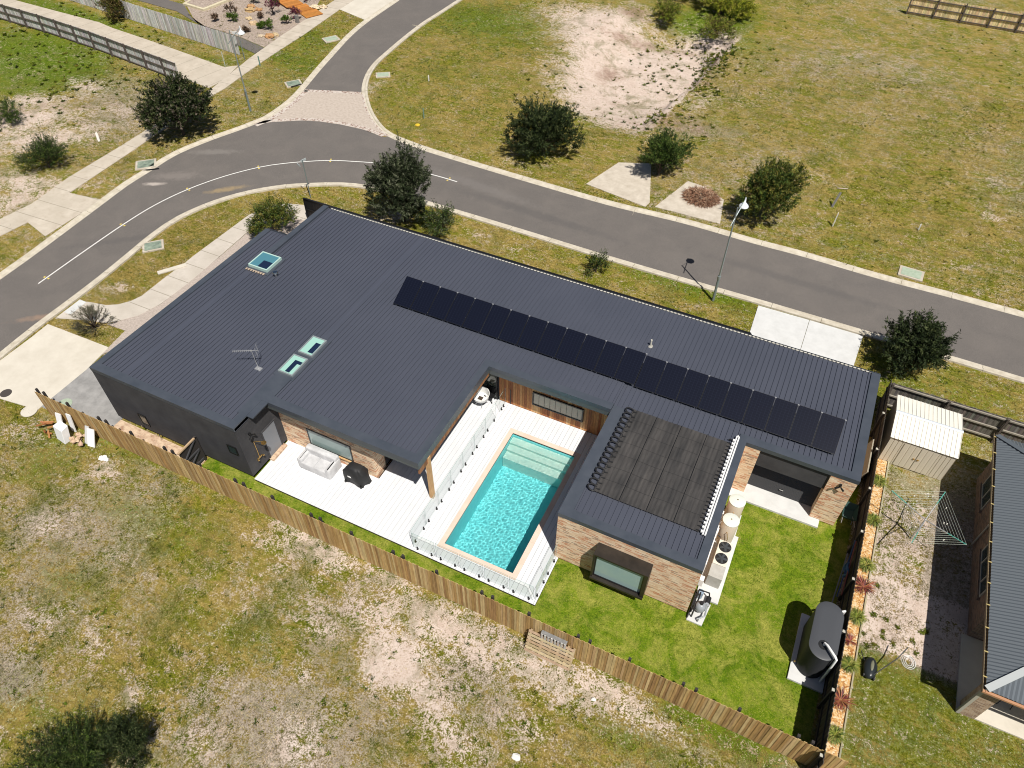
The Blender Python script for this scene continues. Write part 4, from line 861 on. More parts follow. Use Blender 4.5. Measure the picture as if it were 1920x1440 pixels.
for y_ in(19.60,18.97):
    f=MB().cyl(1.31,y_,.922,.94,.275,26).build('fan_housing',blackm,t,smooth=True); m=MB()
    for k in range(5):
        a=2*PI*k/5; m.obox((1.31+.13*math.cos(a),y_+.13*math.sin(a),.955),(.12*math.cos(a),.12*math.sin(a),0),(-.05*math.sin(a),.05*math.cos(a),.008),(0,0,.003))
    m.cyl(1.31,y_,.94,.975,.06,14); m.build('fan',mat('fan_grey',(.05,.055,.06),.3) if 'fan_grey' not in bpy.data.materials else bpy.data.materials['fan_grey'],f)
MB().box(.99,1.61,17.95,18.61,.09,.90).build('side_cabinet',nmat('cabinet_grey',(.34,.33,.30),(.44,.43,.40),3,.6,4),t,bev=.015)
t=thing('pool_filter_plant','cluster of black and grey pool pump, filter and pipes on a small slab','pool pump',(1.15,17.1,.09)); 
tag_slab=MB().prism([(.75,16.0),(1.42,16.0),(1.52,17.1),(.78,17.2)],-.05,.07); tag(tag_slab.build('filter_slab',concw,loc=(1.1,16.6,0)),'small pale slab under the pool filter plant at the brick corner','slab')
gp=mat('filter_grey',(.28,.30,.32),.35)
m=MB(); blob(m,(1.12,16.62,.42),(.24,.24,.30),9,3,None,1.,.0); m.build('filter_tank',gp,t,smooth='all')
MB().cyl(1.12,16.62,.70,.82,.08,14).build('valve',blackm,t,smooth=True)
MB().cyl(.95,17.25,.09,.55,.13,16).build('chlorinator',mat('chlor_blue',(.25,.32,.40),.3),t,smooth=True); MB().tube([(1.35,16.9,.25),(1.35,17.3,.25)],.11,12).build('pump',blackm,t,smooth=True); MB().cyl(1.35,16.85,.1,.42,.09,12).build('strainer',gp,t,smooth=True)
for k,P_ in enumerate([[(.9,16.2,.1),(.9,16.2,.5),(.95,16.9,.55),(.95,17.2,.55)],[(1.35,16.85,.4),(1.35,16.5,.5),(1.15,16.62,.75)],[(.82,16.4,.1),(.82,16.4,.75),(.85,17.2,.75),(1.3,17.3,.6),(1.35,17.3,.3)],[(1.2,16.1,.1),(1.2,16.1,.35),(1.4,16.3,.4),(1.38,16.8,.3)],[(.75,16.1,.06),(.78,16.6,.3),(.78,17.3,.28)]]):
    MB().tube(P_,.035,8).build('pipe',blackm if k%2==0 else gp,t,smooth=True)
MB().box(.72,.90,17.5,17.75,.5,1.0).build('control_box',white,t,bev=.01); 
t=thing('wall_junction_pipes','white pipes and valve boxes clipped to the wall behind the hot water tanks','pipework',(.75,19.8,.2))
MB().box(.70,.82,19.9,20.2,.9,1.3).build('valve_box',white,t); MB().tube([(.76,18.2,.3),(.76,18.2,1.2),(.76,21.2,1.25)],.03,8).build('pipe',white,t)
# rainwater tank
t=thing('rainwater_tank','dark grey corrugated slimline rainwater tank with a white inlet pipe beside the side fence','water tank',(5.85,17.0,.07))
tk=mat('tank_charcoal',(.040,.042,.046),.45); cx=5.87; ya,yb=16.25,17.75; R=.52
def stad(r,z): return [(cx+r*math.cos(a),(yb if a<PI else ya)+r*math.sin(a),z) for a in [2*PI*k/48 for k in range(48)]]
rings=[]; z=.10
while z<1.86:
    rings.append(stad(R,z)); rings.append(stad(R+.022,z+.032)); z+=.064
rings.append(stad(R,z)); m=MB(); m.rings(rings); m.build('body',tk,t,smooth='all')
m=MB(); m.rings([stad(R+.03,z),stad(R+.03,z+.04),stad(R-.02,z+.06),stad(R*.5,z+.075)]); m.build('lid',mat('tank_top',(.060,.063,.070),.45),t,smooth=True); zt=z+.07
m=MB(); m.lathe(5.86,16.3,[(.2,zt-.02),(.2,zt+.02),(.16,zt+.03),(.15,zt+.0)],22); m.build('strainer',blackm,t,smooth=True)
for k in range(10):
    pass
MB().tube([(5.86,16.3,zt),(5.86,16.3,zt+.18),(5.95,16.2,zt+.26),(6.30,15.85,zt+.26),(6.36,15.80,zt+.20),(6.38,15.78,1.0),(6.38,15.78,.08)],.05,12).build('inlet_pipe',white,t,smooth=True)
MB().tube([(6.3,18.1,zt-.1),(6.42,18.2,zt-.1),(6.42,18.25,.1)],.045,10).build('overflow_pipe',white,t,smooth=True)
MB().cyl(5.25,16.05,.3,.36,.04,8).build('tap',brass,t)
tag(MB().prism([(5.16,15.35),(6.55,15.35),(6.55,18.45),(5.16,18.45)],-.05,.09).build('tank_slab',concw,loc=(5.8,17,0)),'pale concrete slab under the dark rainwater tank','slab')
# wheelbarrow
t=thing('wheelbarrow','dark green wheelbarrow standing in the shade of the side fence by the brick pier','wheelbarrow',(6.15,24.3,0))
m=MB(); gb=mat('tray_green',(.03,.07,.06),.5)
m.rings([[(6.15+a*.22,24.3+b*.30,.30) for a,b in((-1,-1),(1,-1),(1,1),(-1,1))],[(6.15+a*.33,24.32+b*.48,.62) for a,b in((-1,-1),(1,-1),(1,1),(-1,1))],[(6.15+a*.31,24.32+b*.46,.62) for a,b in((-1,-1),(1,-1),(1,1),(-1,1))],[(6.15+a*.20,24.3+b*.28,.33) for a,b in((-1,-1),(1,-1),(1,1),(-1,1))]]); m.build('tray',gb,t)
for s_ in(-1,1):
    MB().tube([(6.15+s_*.06,24.95,.2),(6.15+s_*.2,24.3,.30),(6.15+s_*.30,23.45,.62)],.018,7).build('handle',alu,t); MB().bar((6.15+s_*.22,24.1,.3),(6.15+s_*.25,24.0,.0),.03).build('leg',alu,t)
MB().tube([(6.15+.0,24.95+.17*math.cos(a),.18+.17*math.sin(a)) for a in np.linspace(0,2*PI,18)[:-1]],.035,8,closed=True).build('wheel',blackm,t)
t=thing('pool_toy_rack','blue and red pool poles and hoses stored in the shade along the side fence','pool gear',(6.38,20.7,0))
for k,(a,b,cc) in enumerate((((6.30,19.6,.5),(6.45,22.3,1.2),(.05,.09,.2)),((6.38,19.5,.9),(6.48,22.2,1.3),(.3,.08,.06)),((6.22,19.4,.2),(6.40,22.0,.5),(.25,.25,.27)))): MB().bar(a,b,.045).build('pole',mat('pole_%d'%k,cc,.5),t)
m=MB(); 
for j in range(5): m.tube([(6.40+.06*math.sin(a*3),20.9+.32*math.cos(a),.9-.05*j+.28*math.sin(a)) for a in np.linspace(0,2*PI,20)[:-1]],.025,6,closed=True)
m.build('coiled_hose',mat('hose_blue',(.03,.10,.22),.4),t)
tag(MB().hexa([(5.95,26.2,0),(6.02,26.2,0),(6.02,28.4,0),(5.95,28.4,0),(6.34,26.2,1.5),(6.40,26.2,1.5),(6.40,28.4,1.5),(6.34,28.4,1.5)]).build('leaning_panel',mat('panel_beige',(.30,.27,.21),.8),loc=(6.1,27.3,0)),'wide beige panel leaning on the side fence beside the roller door wing','board')  # added pale panel standing in for an unidentified pale patch
# pallets
pl=attrmat('pallet_wood',.9,.15,7,.4,(1,3,3))
t=thing('leaning_pallet','large pale timber pallet leaning against the paling fence below the lawn','pallet',(-3.95,11.95,0))
def lp(x,s_,off): # x along, s_ up the slope 0..1.12
    a=math.radians(66); return Vector((x,11.78+s_*math.cos(a)-off*math.sin(a),.02+s_*math.sin(a)+off*math.cos(a)))
for k in range(7):
    s0=.0+k*.17; m=MB(); P=[lp(-4.95,s0,.0),lp(-2.95,s0,0),lp(-2.95,s0,.02),lp(-4.95,s0,.02),lp(-4.95,s0+.115,0),lp(-2.95,s0+.115,0),lp(-2.95,s0+.115,.02),lp(-4.95,s0+.115,.02)]
    m.hexa(P,jit((.50,.38,.24),.2)); m.build('slat',pl,t)
for x in(-4.9,-4.35,-3.95,-3.62,-3.25,-3.0):
    m=MB(); P=[lp(x,0,-.09),lp(x+.09,0,-.09),lp(x+.09,0,-.002),lp(x,0,-.002),lp(x,1.13,-.09),lp(x+.09,1.13,-.09),lp(x+.09,1.13,-.002),lp(x,1.13,-.002)]; m.hexa(P,jit((.42,.32,.20),.2)); m.build('bearer',pl,t)
t=thing('small_pallet','small grey painted pallet with upright slats standing behind the leaning pallet','pallet',(-3.8,12.25,0))
for k in range(8):
    x=-4.40+k*.145; MB().box(x,x+.085,12.16,12.185,.35,1.30,jit((.55,.53,.50),.1)).build('slat',pl,t)
MB().box(-4.42,-3.30,12.19,12.36,1.24,1.27,(.22,.22,.22)).build('top_board',pl,t); MB().box(-4.42,-3.30,12.19,12.25,.0,.4,(.3,.28,.25)).build('base_board',pl,t)
# rubbish along the fence at the left
def board(name,label,c,w_,h_,th,lean,rz,col=None):
    """panel standing on the ground and leaning back to the fence"""
    m=MB(); a=math.radians(lean); u=Vector((math.cos(rz),math.sin(rz),0)); v=Vector((-math.sin(rz)*math.cos(a),math.cos(rz)*math.cos(a),math.sin(a))); n=u.cross(v)
    m.obox(Vector((*c,0))+v*h_/2,u*w_/2,v*h_/2,n*th/2); return tag(m.build(name,col or mat('foam_white',(.75,.75,.76),.6) if 'foam_white' not in bpy.data.materials else (col or bpy.data.materials['foam_white']),loc=(*c,0)),label,'board')
board('foam_sheet','narrow white foam sheet leaning on the left end of the paling fence',(-31.9,12.0),.36,.85,.05,72,.1)
board('foam_sheet','small white foam offcut standing behind the large white box by the fence',(-31.05,12.1),.3,1.15,.05,80,.05)
board('foam_sheet','white sheet leaning on the fence, the right hand one of the rubbish pile',(-29.45,11.75),.42,1.0,.05,62,.15)
board('plaster_sheet','grey white plasterboard strip lying against the right hand foam sheet',(-29.8,11.78),.25,1.0,.03,60,.1,mat('plaster_grey',(.50,.50,.50),.8))
m=MB(); m.hexa([(-31.45,11.35,0),(-30.75,11.25,0),(-30.7,11.6,0),(-31.4,11.7,0),(-31.5,11.55,.80),(-30.75,11.45,.85),(-30.7,11.85,.92),(-31.4,11.95,.88)]); tag(m.build('white_carton',bpy.data.materials['foam_white'],loc=(-31,11.6,0),bev=.02),'large white carton standing in the rubbish by the left end of the fence','box')
t=thing('timber_offcuts','heap of orange timber offcuts and sticks lying left of the white carton','timber pile',(-32.0,11.5,0)); rs=random.Random(5); ow=attrmat('offcut_wood',.9,.1,6,.4)
for k in range(9):
    x,y=-32.1+rs.uniform(-.55,.6),11.55+rs.uniform(-.3,.3); a=rs.uniform(-.6,.9); l=rs.uniform(.25,.6); z=.06+rs.uniform(0,.3)
    MB().bar((x-l/2*math.cos(a),y-l/2*math.sin(a),z),(x+l/2*math.cos(a),y+l/2*math.sin(a),z+rs.uniform(-.05,.2)),.09,.04,jit((.36,.17,.07),.35)).build('offcut',ow,t)
t=thing('rubble_heap','small heap of pinkish broken stone between the carton and the leaning sheets','rubble',(-30.1,11.8,0))
for k in range(14):
    x,y=-30.15+rs.uniform(-.35,.35),11.8+rs.uniform(-.3,.25); r=rs.uniform(.08,.17); m=MB(); blob(m,(x,y,.08+rs.uniform(0,.22)),(r,r*.8,r*.7),5,k,jit((.55,.40,.28),.15),.8,.5); m.build('stone',ow,t)
# =============================================================== NEIGHBOUR'S YARD
t=thing('garden_shed','cream ribbed steel garden shed with a low gable roof and double doors','shed',(8.55,30.1,0))
cream=mat('shed_cream',(.62,.56,.45),.5); creamr=mat('shed_roof_cream',(.72,.69,.61),.45)
sx0,sx1,sy0,sy1,ze,zr_=7.06,10.06,28.62,31.62,1.86,2.13
def ribwall(m,a,b,z0,z1f,n,d=.02):
    a=np.array(a);b=np.array(b); L=np.linalg.norm(b-a); u=(b-a)/L; nn=np.array([u[1],-u[0]])*d; k=int(L/.2)
    P=[]
    for i in range(k):
        for f,o_ in((0,0),(.78,0),(.84,1),(.95,1)): P.append((a+u*L*(i+f)/k+nn*(-o_),(i+f)/k))
    P.append((b,1.))
    for (p,f),(q,g) in zip(P[:-1],P[1:]): m.add([(*p,z0),(*q,z0),(*q,z1f(g)),(*p,z1f(f))],[(0,1,2,3)])
m=MB(); ribwall(m,(sx0,sy0),(sx1,sy0),0,lambda f:ze,0); ribwall(m,(sx1,sy0),(sx1,sy1),0,lambda f:ze+(zr_-ze)*(1-abs(2*f-1)),0); ribwall(m,(sx1,sy1),(sx0,sy1),0,lambda f:ze,0); ribwall(m,(sx0,sy1),(sx0,sy0),0,lambda f:ze+(zr_-ze)*(1-abs(2*f-1)),0); m.build('wall',cream,t)
rfm=MB(); ym_=(sy0+sy1)/2+.05; k=int((sx1-sx0+.1)/.19)
for side in(0,1):
    ya_,za_,yb_,zb_=(sy0-.06,ze,ym_,zr_) if side==0 else (sy1+.06,ze,ym_,zr_)
    for i in range(k):
        xa=sx0-.05+i*(sx1-sx0+.1)/k; xb=xa+(sx1-sx0+.1)/k; xs_=[xa,xa+(xb-xa)*.8,xa+(xb-xa)*.86,xa+(xb-xa)*.94,xb]; dz_=[0,0,.03,.03,0]
        for (p,dp),(q,dq) in zip(list(zip(xs_,dz_))[:-1],list(zip(xs_,dz_))[1:]): rfm.add([(p,ya_,za_+dp),(q,ya_,za_+dq),(q,yb_,zb_+dq),(p,yb_,zb_+dp)],[(0,1,2,3)])
rfo=rfm.build('roof',creamr,t); MB().hexa([(sx0-.06,ym_-.10,zr_+.005),(sx1+.06,ym_-.10,zr_+.005),(sx1+.06,ym_+.1,zr_+.005),(sx0-.06,ym_+.1,zr_+.005),(sx0-.06,ym_-.02,zr_+.045),(sx1+.06,ym_-.02,zr_+.045),(sx1+.06,ym_+.02,zr_+.045),(sx0-.06,ym_+.02,zr_+.045)]).build('ridge_cap',mat('ridge_pale',(.55,.60,.66),.4),rfo)
for x0 in(7.75,8.55):
    d=MB(); ribwall(d,(x0,sy0-.03),(x0+.78,sy0-.03),.05,lambda f:1.75,0,.012); do=d.build('door',cream,t); MB().box(x0+(.66 if x0<8 else .05),x0+(.74 if x0<8 else .13),sy0-.07,sy0-.035,.85,.92).build('handle',brass,do)
# clothes hoist
t=thing('clothes_hoist','square rotary clothes line with green arms and pale wires over the bare yard','clothes line',(9.05,24.5,0))
hub=Vector((9.05,24.45,1.62)); cor=[Vector(p) for p in((7.37,25.05,2.08),(9.6,26.05,2.08),(10.62,23.5,2.08),(8.47,22.55,2.08))]
gn=mat('hoist_green',(.06,.30,.24),.4); wire=mat('wire_pale',(.55,.60,.52),.4)
MB().cyl(9.05,24.47,0,1.75,.035,12).build('mast',alu,t,smooth=True)
for c in cor:
    mid=hub.lerp(c,.55); MB().bar(hub,mid,.035).build('arm',alu,t); MB().bar(mid,c,.032).build('arm_tip',gn,t); MB().bar((9.05,24.47,1.15),mid,.02).build('stay',alu,t)
for k in range(1,9):
    f=.30+.70*k/8; MB().tube([hub.lerp(c,f)+Vector((0,0,.01)) for c in cor],.007,4,closed=True,col=None).build('line',wire,t)
pegm=mat('peg_white',(.7,.68,.6),.5); rs=random.Random(9)
for k in range(16):
    f=.30+.70*rs.randint(3,8)/8; e=rs.randint(0,3); p=hub.lerp(cor[e],f).lerp(hub.lerp(cor[(e+1)%4],f),rs.uniform(.15,.85)); MB().box(p.x-.02,p.x+.02,p.y-.02,p.y+.02,p.z-.06,p.z+.02).build('peg',pegm,t)
# gravel bed and edging
og=mat('orange_pebbles',(.5,.3,.15),.9); q=NT(og); v=q.n('ShaderNodeTexVoronoi'); v.inputs['Scale'].default_value=16; q.l(q.coord(),v.inputs['Vector'])
sepc=q.n('ShaderNodeSeparateColor'); q.l(v.outputs['Color'],sepc.inputs[0]); q.base(q.ramp(sepc.outputs[0],[(.0,(.30,.12,.03)),(.3,(.52,.28,.09)),(.6,(.58,.38,.17)),(.9,(.66,.52,.34))])); q.bump(q.math('SUBTRACT',1.,v.outputs['Distance']),.8,.03)
struct(MB().prism([(6.62,11.0),(7.50,11.0),(7.55,28.6),(6.62,28.6)],-.05,.10).build('pebble_bed',og))
edm=attrmat('sleeper_wood',.9,.1,4,.3,(3,.5,3)); t=thing('garden_edging','timber sleeper edging along the orange pebble bed','garden edging',(7.55,20,0))
y=11.2
while y<28.5: MB().box(7.51,7.57,y,min(y+2.38,28.6),-.02,.17,jit((.36,.33,.22),.15)).build('sleeper',edm,t); MB().box(7.57,7.62,y+.05,y+.13,-.02,.12,(.4,.37,.28)).build('peg',edm,t); y+=2.4
def blades(m,x,y,z,n,L,wd,cols,spread=1.,seed=0,up=.6,curve=.5):
    rs=random.Random(seed)
    for k in range(n):
        a=rs.uniform(0,2*PI); e=rs.uniform(up*.3,up*1.4); l=L*rs.uniform(.6,1.1); d=Vector((math.cos(a),math.sin(a),0)); w_=Vector((-math.sin(a),math.cos(a),0))*wd*rs.uniform(.7,1.2)
        p0=Vector((x,y,z))+d*rs.uniform(0,.04)*spread; p1=p0+d*l*.5*math.cos(e)+Vector((0,0,l*.5*math.sin(e))); p2=p1+d*l*.5*math.cos(e-curve)+Vector((0,0,l*.5*math.sin(e-curve)))
        m.add([p0-w_*.6,p0+w_*.6,p1+w_,p1-w_,p2],[(0,1,2,3),(3,2,4)],jit(rs.choice(cols),.25,rs))
leafm=attrmat('leaf',.6,.35,30,.2)
BP=[((7.27,27.1),'grass','nearest the shed'),((7.28,24.6),'grass','beside the clothes line'),((7.30,22.0),'grass','halfway along the bed, above the red plant'),((7.38,20.86),'red','by the bare yard, uppermost'),((7.30,19.24),'grass','just below the uppermost red plant'),((7.2,18.05),'redsmall','small and tucked against the fence'),((7.33,16.95),'grass','level with the white inlet pipe'),((7.25,15.37),'red','the lowest red one, near the paling fence end'),((7.24,13.9),'grass','the lowest, near the fence corner')]
for i,((x,y),k,w_) in enumerate(BP):
    m=MB()
    if k=='grass': blades(m,x,y,.1,330,.52,.011,[(.13,.17,.02),(.22,.24,.04),(.08,.12,.015),(.30,.28,.07)],1,i,.75,.9); o=m.build('grass_clump',leafm,loc=(x,y,.1)); tag(o,'yellow green grass clump in the pebble bed, '+w_,'plant','grass clumps in the pebble bed')
    else:
        n,L=(120,.62) if k=='red' else (50,.40); blades(m,x,y,.12,n,L,.016,[(.22,.045,.04),(.30,.09,.05),(.12,.03,.03),(.34,.16,.06)],1,i,.55,.3); o=m.build('red_cordyline',leafm,loc=(x,y,.1)); tag(o,'spiky red plant in the pebble bed, '+w_,'plant','spiky red plants in the pebble bed')
# mower-like black tool and hose ring
t=thing('black_leaf_mower','black garden mower with a long pole handle lying on the grass of the next yard','mower',(8.1,17.15,0))
m=MB(); blob(m,(8.12,17.2,.16),(.28,.50,.22),9,2,None,.8,.10); m.build('body',mat('mower_black',(.018,.022,.024),.3),t,smooth='all')
m=MB(); blob(m,(8.14,17.25,.30),(.08,.26,.07),7,1,None,.8,.05); m.build('cover',mat('mower_olive',(.16,.16,.11),.4),t,smooth='all')
MB().tube([(8.2,16.85,.2),(8.9,17.75,.75),(9.15,18.25,1.02)],.022,7).build('handle',dark,t); MB().tube([(7.95,17.3,.1),(7.65,17.75,.25)],.02,6).build('rear_bar',dark,t)
for dx in(-.2,.2): MB().tube([(8.1+dx,16.85,.09),(8.1+dx+.05,16.85,.09)],.09,12).build('wheel',blackm,t)
t=thing('garden_hose_ring','thin white coil of hose lying on the ground near the black mower','hose',(9.55,18.2,0))
for k in range(3): MB().tube([(9.55+(.27-.07*k)*math.cos(a),18.22+(.30-.06*k)*math.sin(a),.03+.015*k) for a in np.linspace(0,2*PI,26)[:-1]],.011,5,closed=True).build('loop',white,t)
# neighbour's house
t=thing('neighbour_house','brown brick house with a grey corrugated hip roof at the right edge','house',(14,23,0))
NX0,NX1,NY0,NY1,NZ=11.32,26.,16.70,29.95,2.80; sl=.40; hy=(NY1-NY0)/2; ry=(NY0+NY1)/2; zr2=NZ+sl*hy
cor_=mat('corrugated_grey',(.105,.12,.135),.4,0,.5)
cg=MB()
def corr(m,n,f,amp=.018):
    """corrugated roof face: f(u)->(low point, high point, up-normal offset) sampled across the sheet"""
    pr=None
    for i in range(n+1):
        a,b=f(i/n); dz=amp*(1 if i%2 else -1); cur=((a[0],a[1],a[2]+dz),(b[0],b[1],b[2]+dz))
        if pr: m.add([pr[0],cur[0],cur[1],pr[1]],[(0,1,2,3)])
        pr=cur
nW=int((NY1-NY0)/.076)//2*2
corr(cg,nW,lambda u:((NX0,NY0+u*(NY1-NY0),NZ),(NX0+hy*(1-abs(2*u-1)),NY0+u*(NY1-NY0),NZ+sl*hy*(1-abs(2*u-1)))))
nS=int((NX1-NX0)/.076)//2*2
corr(cg,nS,lambda u:((NX0+u*(NX1-NX0),NY0,NZ),(NX0+u*(NX1-NX0),NY0+min(hy,u*(NX1-NX0)),NZ+sl*min(hy,u*(NX1-NX0)))))
corr(cg,nS,lambda u:((NX0+u*(NX1-NX0),NY1,NZ),(NX0+u*(NX1-NX0),NY1-min(hy,u*(NX1-NX0)),NZ+sl*min(hy,u*(NX1-NX0)))))
nr=cg.build('roof',cor_,t)
pc=mat('hip_cap_pale',(.40,.42,.42),.45)
for y0_,sg in((NY0,1),(NY1,-1)): MB().bar((NX0+.02,y0_+.02*sg,NZ+.035),(NX0+hy,y0_+sg*hy,zr2+.035),.26,.03).build('hip_cap',pc if sg>0 else cor_,nr)
MB().bar((NX0+hy-.1,ry,zr2+.05),(NX1,ry,zr2+.05),.24,.03).build('ridge_cap',pc,nr)
g=MB(); g.box(NX0-.11,NX0-.095,NY0-.1,NY1+.1,NZ-.12,NZ-.005); g.box(NX0-.005,NX0+.01,NY0-.1,NY1+.1,NZ-.12,NZ-.03); g.box(NX0-.095,NX0-.005,NY0-.1,NY1+.1,NZ-.12,NZ-.105); g.build('gutter',mat('gutter_bronze',(.16,.12,.07),.5),nr)
g=MB(); g.box(NX0-.1,NX1,NY0-.11,NY0-.01,NZ-.12,NZ-.03); g.build('gutter',mat('gutter_copper',(.42,.22,.12),.5),nr)
for y in np.arange(NY0+.5,NY1,1.05): MB().box(NX0-.12,NX0+.02,y-.02,y+.02,NZ-.012,NZ+.012).build('gutter_clip',mat('clip_brass',(.45,.36,.15),.5) if 'clip_brass' not in bpy.data.materials else bpy.data.materials['clip_brass'],nr)
MB().box(11.67,25.5,20.55,29.5,0,NZ-.13).build('brick_wall',dbrick,t)
MB().box(11.55,12.10,16.95,17.45,0,NZ-.13).build('brick_pier',brickmat('tan_brick',[(.30,.19,.12),(.38,.26,.17),(.24,.15,.10),(.42,.30,.21),(.33,.22,.14)],(.50,.45,.38),0,.24,.086),t)
MB().box(11.43,11.545,16.93,17.05,0,NZ-.1).build('downpipe',mat('downpipe_cream',(.42,.40,.34),.5),t)
MB().box(11.40,25,17.0,20.5,NZ-.17,NZ-.135).build('soffit',white,t)
def window_x(y0,y1,z0,z1,x,bars):
    f=MB(); fr=.055; fm=bpy.data.materials['downpipe_cream']
    f.box(x-.05,x,y0,y1,z0,z0+fr); f.box(x-.05,x,y0,y1,z1-fr,z1); f.box(x-.05,x,y0,y0+fr,z0+fr,z1-fr); f.box(x-.05,x,y1-fr,y1,z0+fr,z1-fr)
    for b in bars: f.box(x-.05,x,b-.025,b+.025,z0+fr,z1-fr)
    fo=f.build('window',fm,t); MB().box(x-.02,x-.004,y0+fr,y1-fr,z0+fr,z1-fr).build('pane',glassd,fo); MB().box(x-.11,x,y0-.1,y1+.1,z0-.10,z0-.002).build('sill',dbrick,fo)
window_x(21.85,24.3,1.05,2.1,11.67,(22.6,23.6)); window_x(26.9,28.5,.75,2.1,11.67,(27.6,))
MB().tube([(11.6,25.3,.1),(11.6,25.3,2.4),(11.42,25.3,2.65)],.04,8).build('downpipe',bpy.data.materials['downpipe_cream'],t)
struct(MB().prism([(11.44,16.97),(26,16.97),(26,20.5),(11.44,20.5)],-.05,.05).build('patio_slab',conc2))
t=thing('patio_chair','dark wire patio chair in the shade of the neighbouring roof','chair',(12.95,18.0,.05))
for dx in(-.25,.25):
    for dy in(-.25,.25): MB().bar((13.1+dx,18.2+dy,.05),(13.1+dx*.8,18.2+dy*.8,.47),.025).build('leg',dark,t)
MB().box(12.85,13.35,17.95,18.45,.47,.5).build('seat',dark,t); MB().box(12.85,13.35,18.43,18.46,.5,.95).build('backrest',dark,t)
#TREESBEGIN
# =============================================================== VEGETATION
def leafmesh(name,pos,dirs,nrm,L,Wd,cols,m,parent=None,loc=(0,0,0),world=True):
    """one mesh of pointed leaves: position, direction, normal, length and width arrays"""
    n=len(pos); side=np.cross(dirs,nrm); side/=np.linalg.norm(side,axis=1)[:,None]+1e-9
    L=L[:,None]; Wd=Wd[:,None]; nn=np.cross(side,dirs)
    a=pos; b=pos+dirs*L*.45+side*Wd*.5+nn*L*.05; c=pos+dirs*L; d=pos+dirs*L*.45-side*Wd*.5+nn*L*.05
    V=np.stack([a,b,c,d],1).reshape(-1,3)-np.array(loc)
    me=bpy.data.meshes.new(name); me.vertices.add(4*n); me.vertices.foreach_set('co',V.ravel())
    me.loops.add(4*n); me.loops.foreach_set('vertex_index',np.arange(4*n,dtype=np.int32)); me.polygons.add(n)
    me.polygons.foreach_set('loop_start',np.arange(0,4*n,4,dtype=np.int32)); me.polygons.foreach_set('loop_total',np.full(n,4,dtype=np.int32)); me.update(calc_edges=True)
    ca=me.color_attributes.new('col','FLOAT_COLOR','POINT'); cc=np.repeat(np.concatenate([cols,np.ones((n,1))],1),4,0); ca.data.foreach_set('color',cc.ravel())
    me.materials.append(m); o=bpy.data.objects.new(name,me); C.objects.link(o); WL[o.name]=Vector(loc)
    if parent is not None: o.parent=parent; o.location=Vector(loc)-WL[parent.name]
    else: o.location=loc
    return o
treeleaf=attrmat('tree_foliage',.65,.15,20,.25); drygr=attrmat('grass_blade',.9,.1,6,.2); bark=attrmat('bark',.95,.1,12,.4)
def unit(v): return v/(np.linalg.norm(v,axis=-1)[...,None]+1e-9)
def tree(name,label,cat,x,y,h,wd,pal,ns,nl,L,W_,seed,base=.0,spike=.0,open_=0.,lean=(0,0),group=None,top=1.,sx=1.,sy=1.,shoot=.5):
    rs=np.random.default_rng(seed); t=thing(name,label,cat,(x,y,0),group)
    r=wd/2; cz=base+(h-base)*.50; rz=(h-base)*.5
    # crown built from lumps of shoots
    nb=max(5,int(ns/34)); lump=unit(rs.normal(size=(nb,3))); lump[:,2]=np.abs(lump[:,2])*.9-.75*rs.random(nb); lr=rs.uniform(.50,.84,nb)
    k=rs.integers(0,nb,ns); ctr=lump[k]*lr[k][:,None]; off=unit(rs.normal(size=(ns,3)))*rs.uniform(.12,.40,(ns,1))
    q=ctr+off; ln=np.linalg.norm(q,axis=1); q=np.where(ln[:,None]>1,q/ln[:,None],q)
    fill=rs.random(ns)<.28; q[fill]=unit(rs.normal(size=(fill.sum(),3)))*rs.uniform(.1,.6,(fill.sum(),1))
    C0=np.array([x+lean[0],y+lean[1],cz]); S=np.array([r*sx,r*sy,rz]); sp=C0+q*S*.97
    sp[:,2]=np.maximum(sp[:,2],base+.06*h)
    d=unit(q*np.array([1,1,.8])+np.array([0,0,.35+spike])+rs.normal(size=(ns,3))*.35)
    sl=rs.uniform(.6,1.25,ns)*shoot*(1+spike*(q[:,2]>.35)*rs.uniform(0,1.6,ns))
    u=rs.random((ns,nl)); P=sp[:,None]+d[:,None]*(u*sl[:,None])[...,None]+rs.normal(size=(ns,nl,3))*.03
    ld=unit(d[:,None]*.75+unit(rs.normal(size=(ns,nl,3)))*.85); N=unit(rs.normal(size=(ns,nl,3))+np.array([0,0,.8]))
    P=P.reshape(-1,3); ld=ld.reshape(-1,3); N=N.reshape(-1,3); n=len(P)
    pal=np.array(pal); ci=np.repeat(rs.integers(0,len(pal),ns),nl); mixr=rs.random(n)<.35; ci[mixr]=rs.integers(0,len(pal),mixr.sum())
    cols=pal[ci]*rs.uniform(.65,1.35,(n,1))*np.repeat(rs.uniform(.75,1.25,(ns,1)),nl,0)
    leafmesh('crown',P,ld,N,L*rs.uniform(.6,1.3,n),W_*rs.uniform(.7,1.3,n),cols,treeleaf,t,(x,y,0))
    m=MB(); rr0=.03+.022*h
    m.tube([(x,y,-.05),(x+lean[0]*.3,y+lean[1]*.3,cz*.4),(x+lean[0]*.7,y+lean[1]*.7,cz)],[rr0,rr0*.75,rr0*.45],8,(.09,.07,.055))
    R2=random.Random(seed)
    for i in range(nb if nb<26 else 26):
        e=C0+lump[i]*lr[i]*S; s_=(x+lean[0]*.2,y+lean[1]*.2,base*.6+h*R2.uniform(.08,.3)); mid=[(s_[j]+e[j])/2+R2.uniform(-.08,.08) for j in range(3)]
        m.tube([s_,mid,tuple(e)],[rr0*.4,rr0*.28,rr0*.1],5,(.10,.08,.065))
    m.build('trunk',bark,t); return t
DG=[(.016,.028,.008),(.028,.042,.012),(.042,.058,.018),(.070,.085,.032),(.010,.018,.006)]
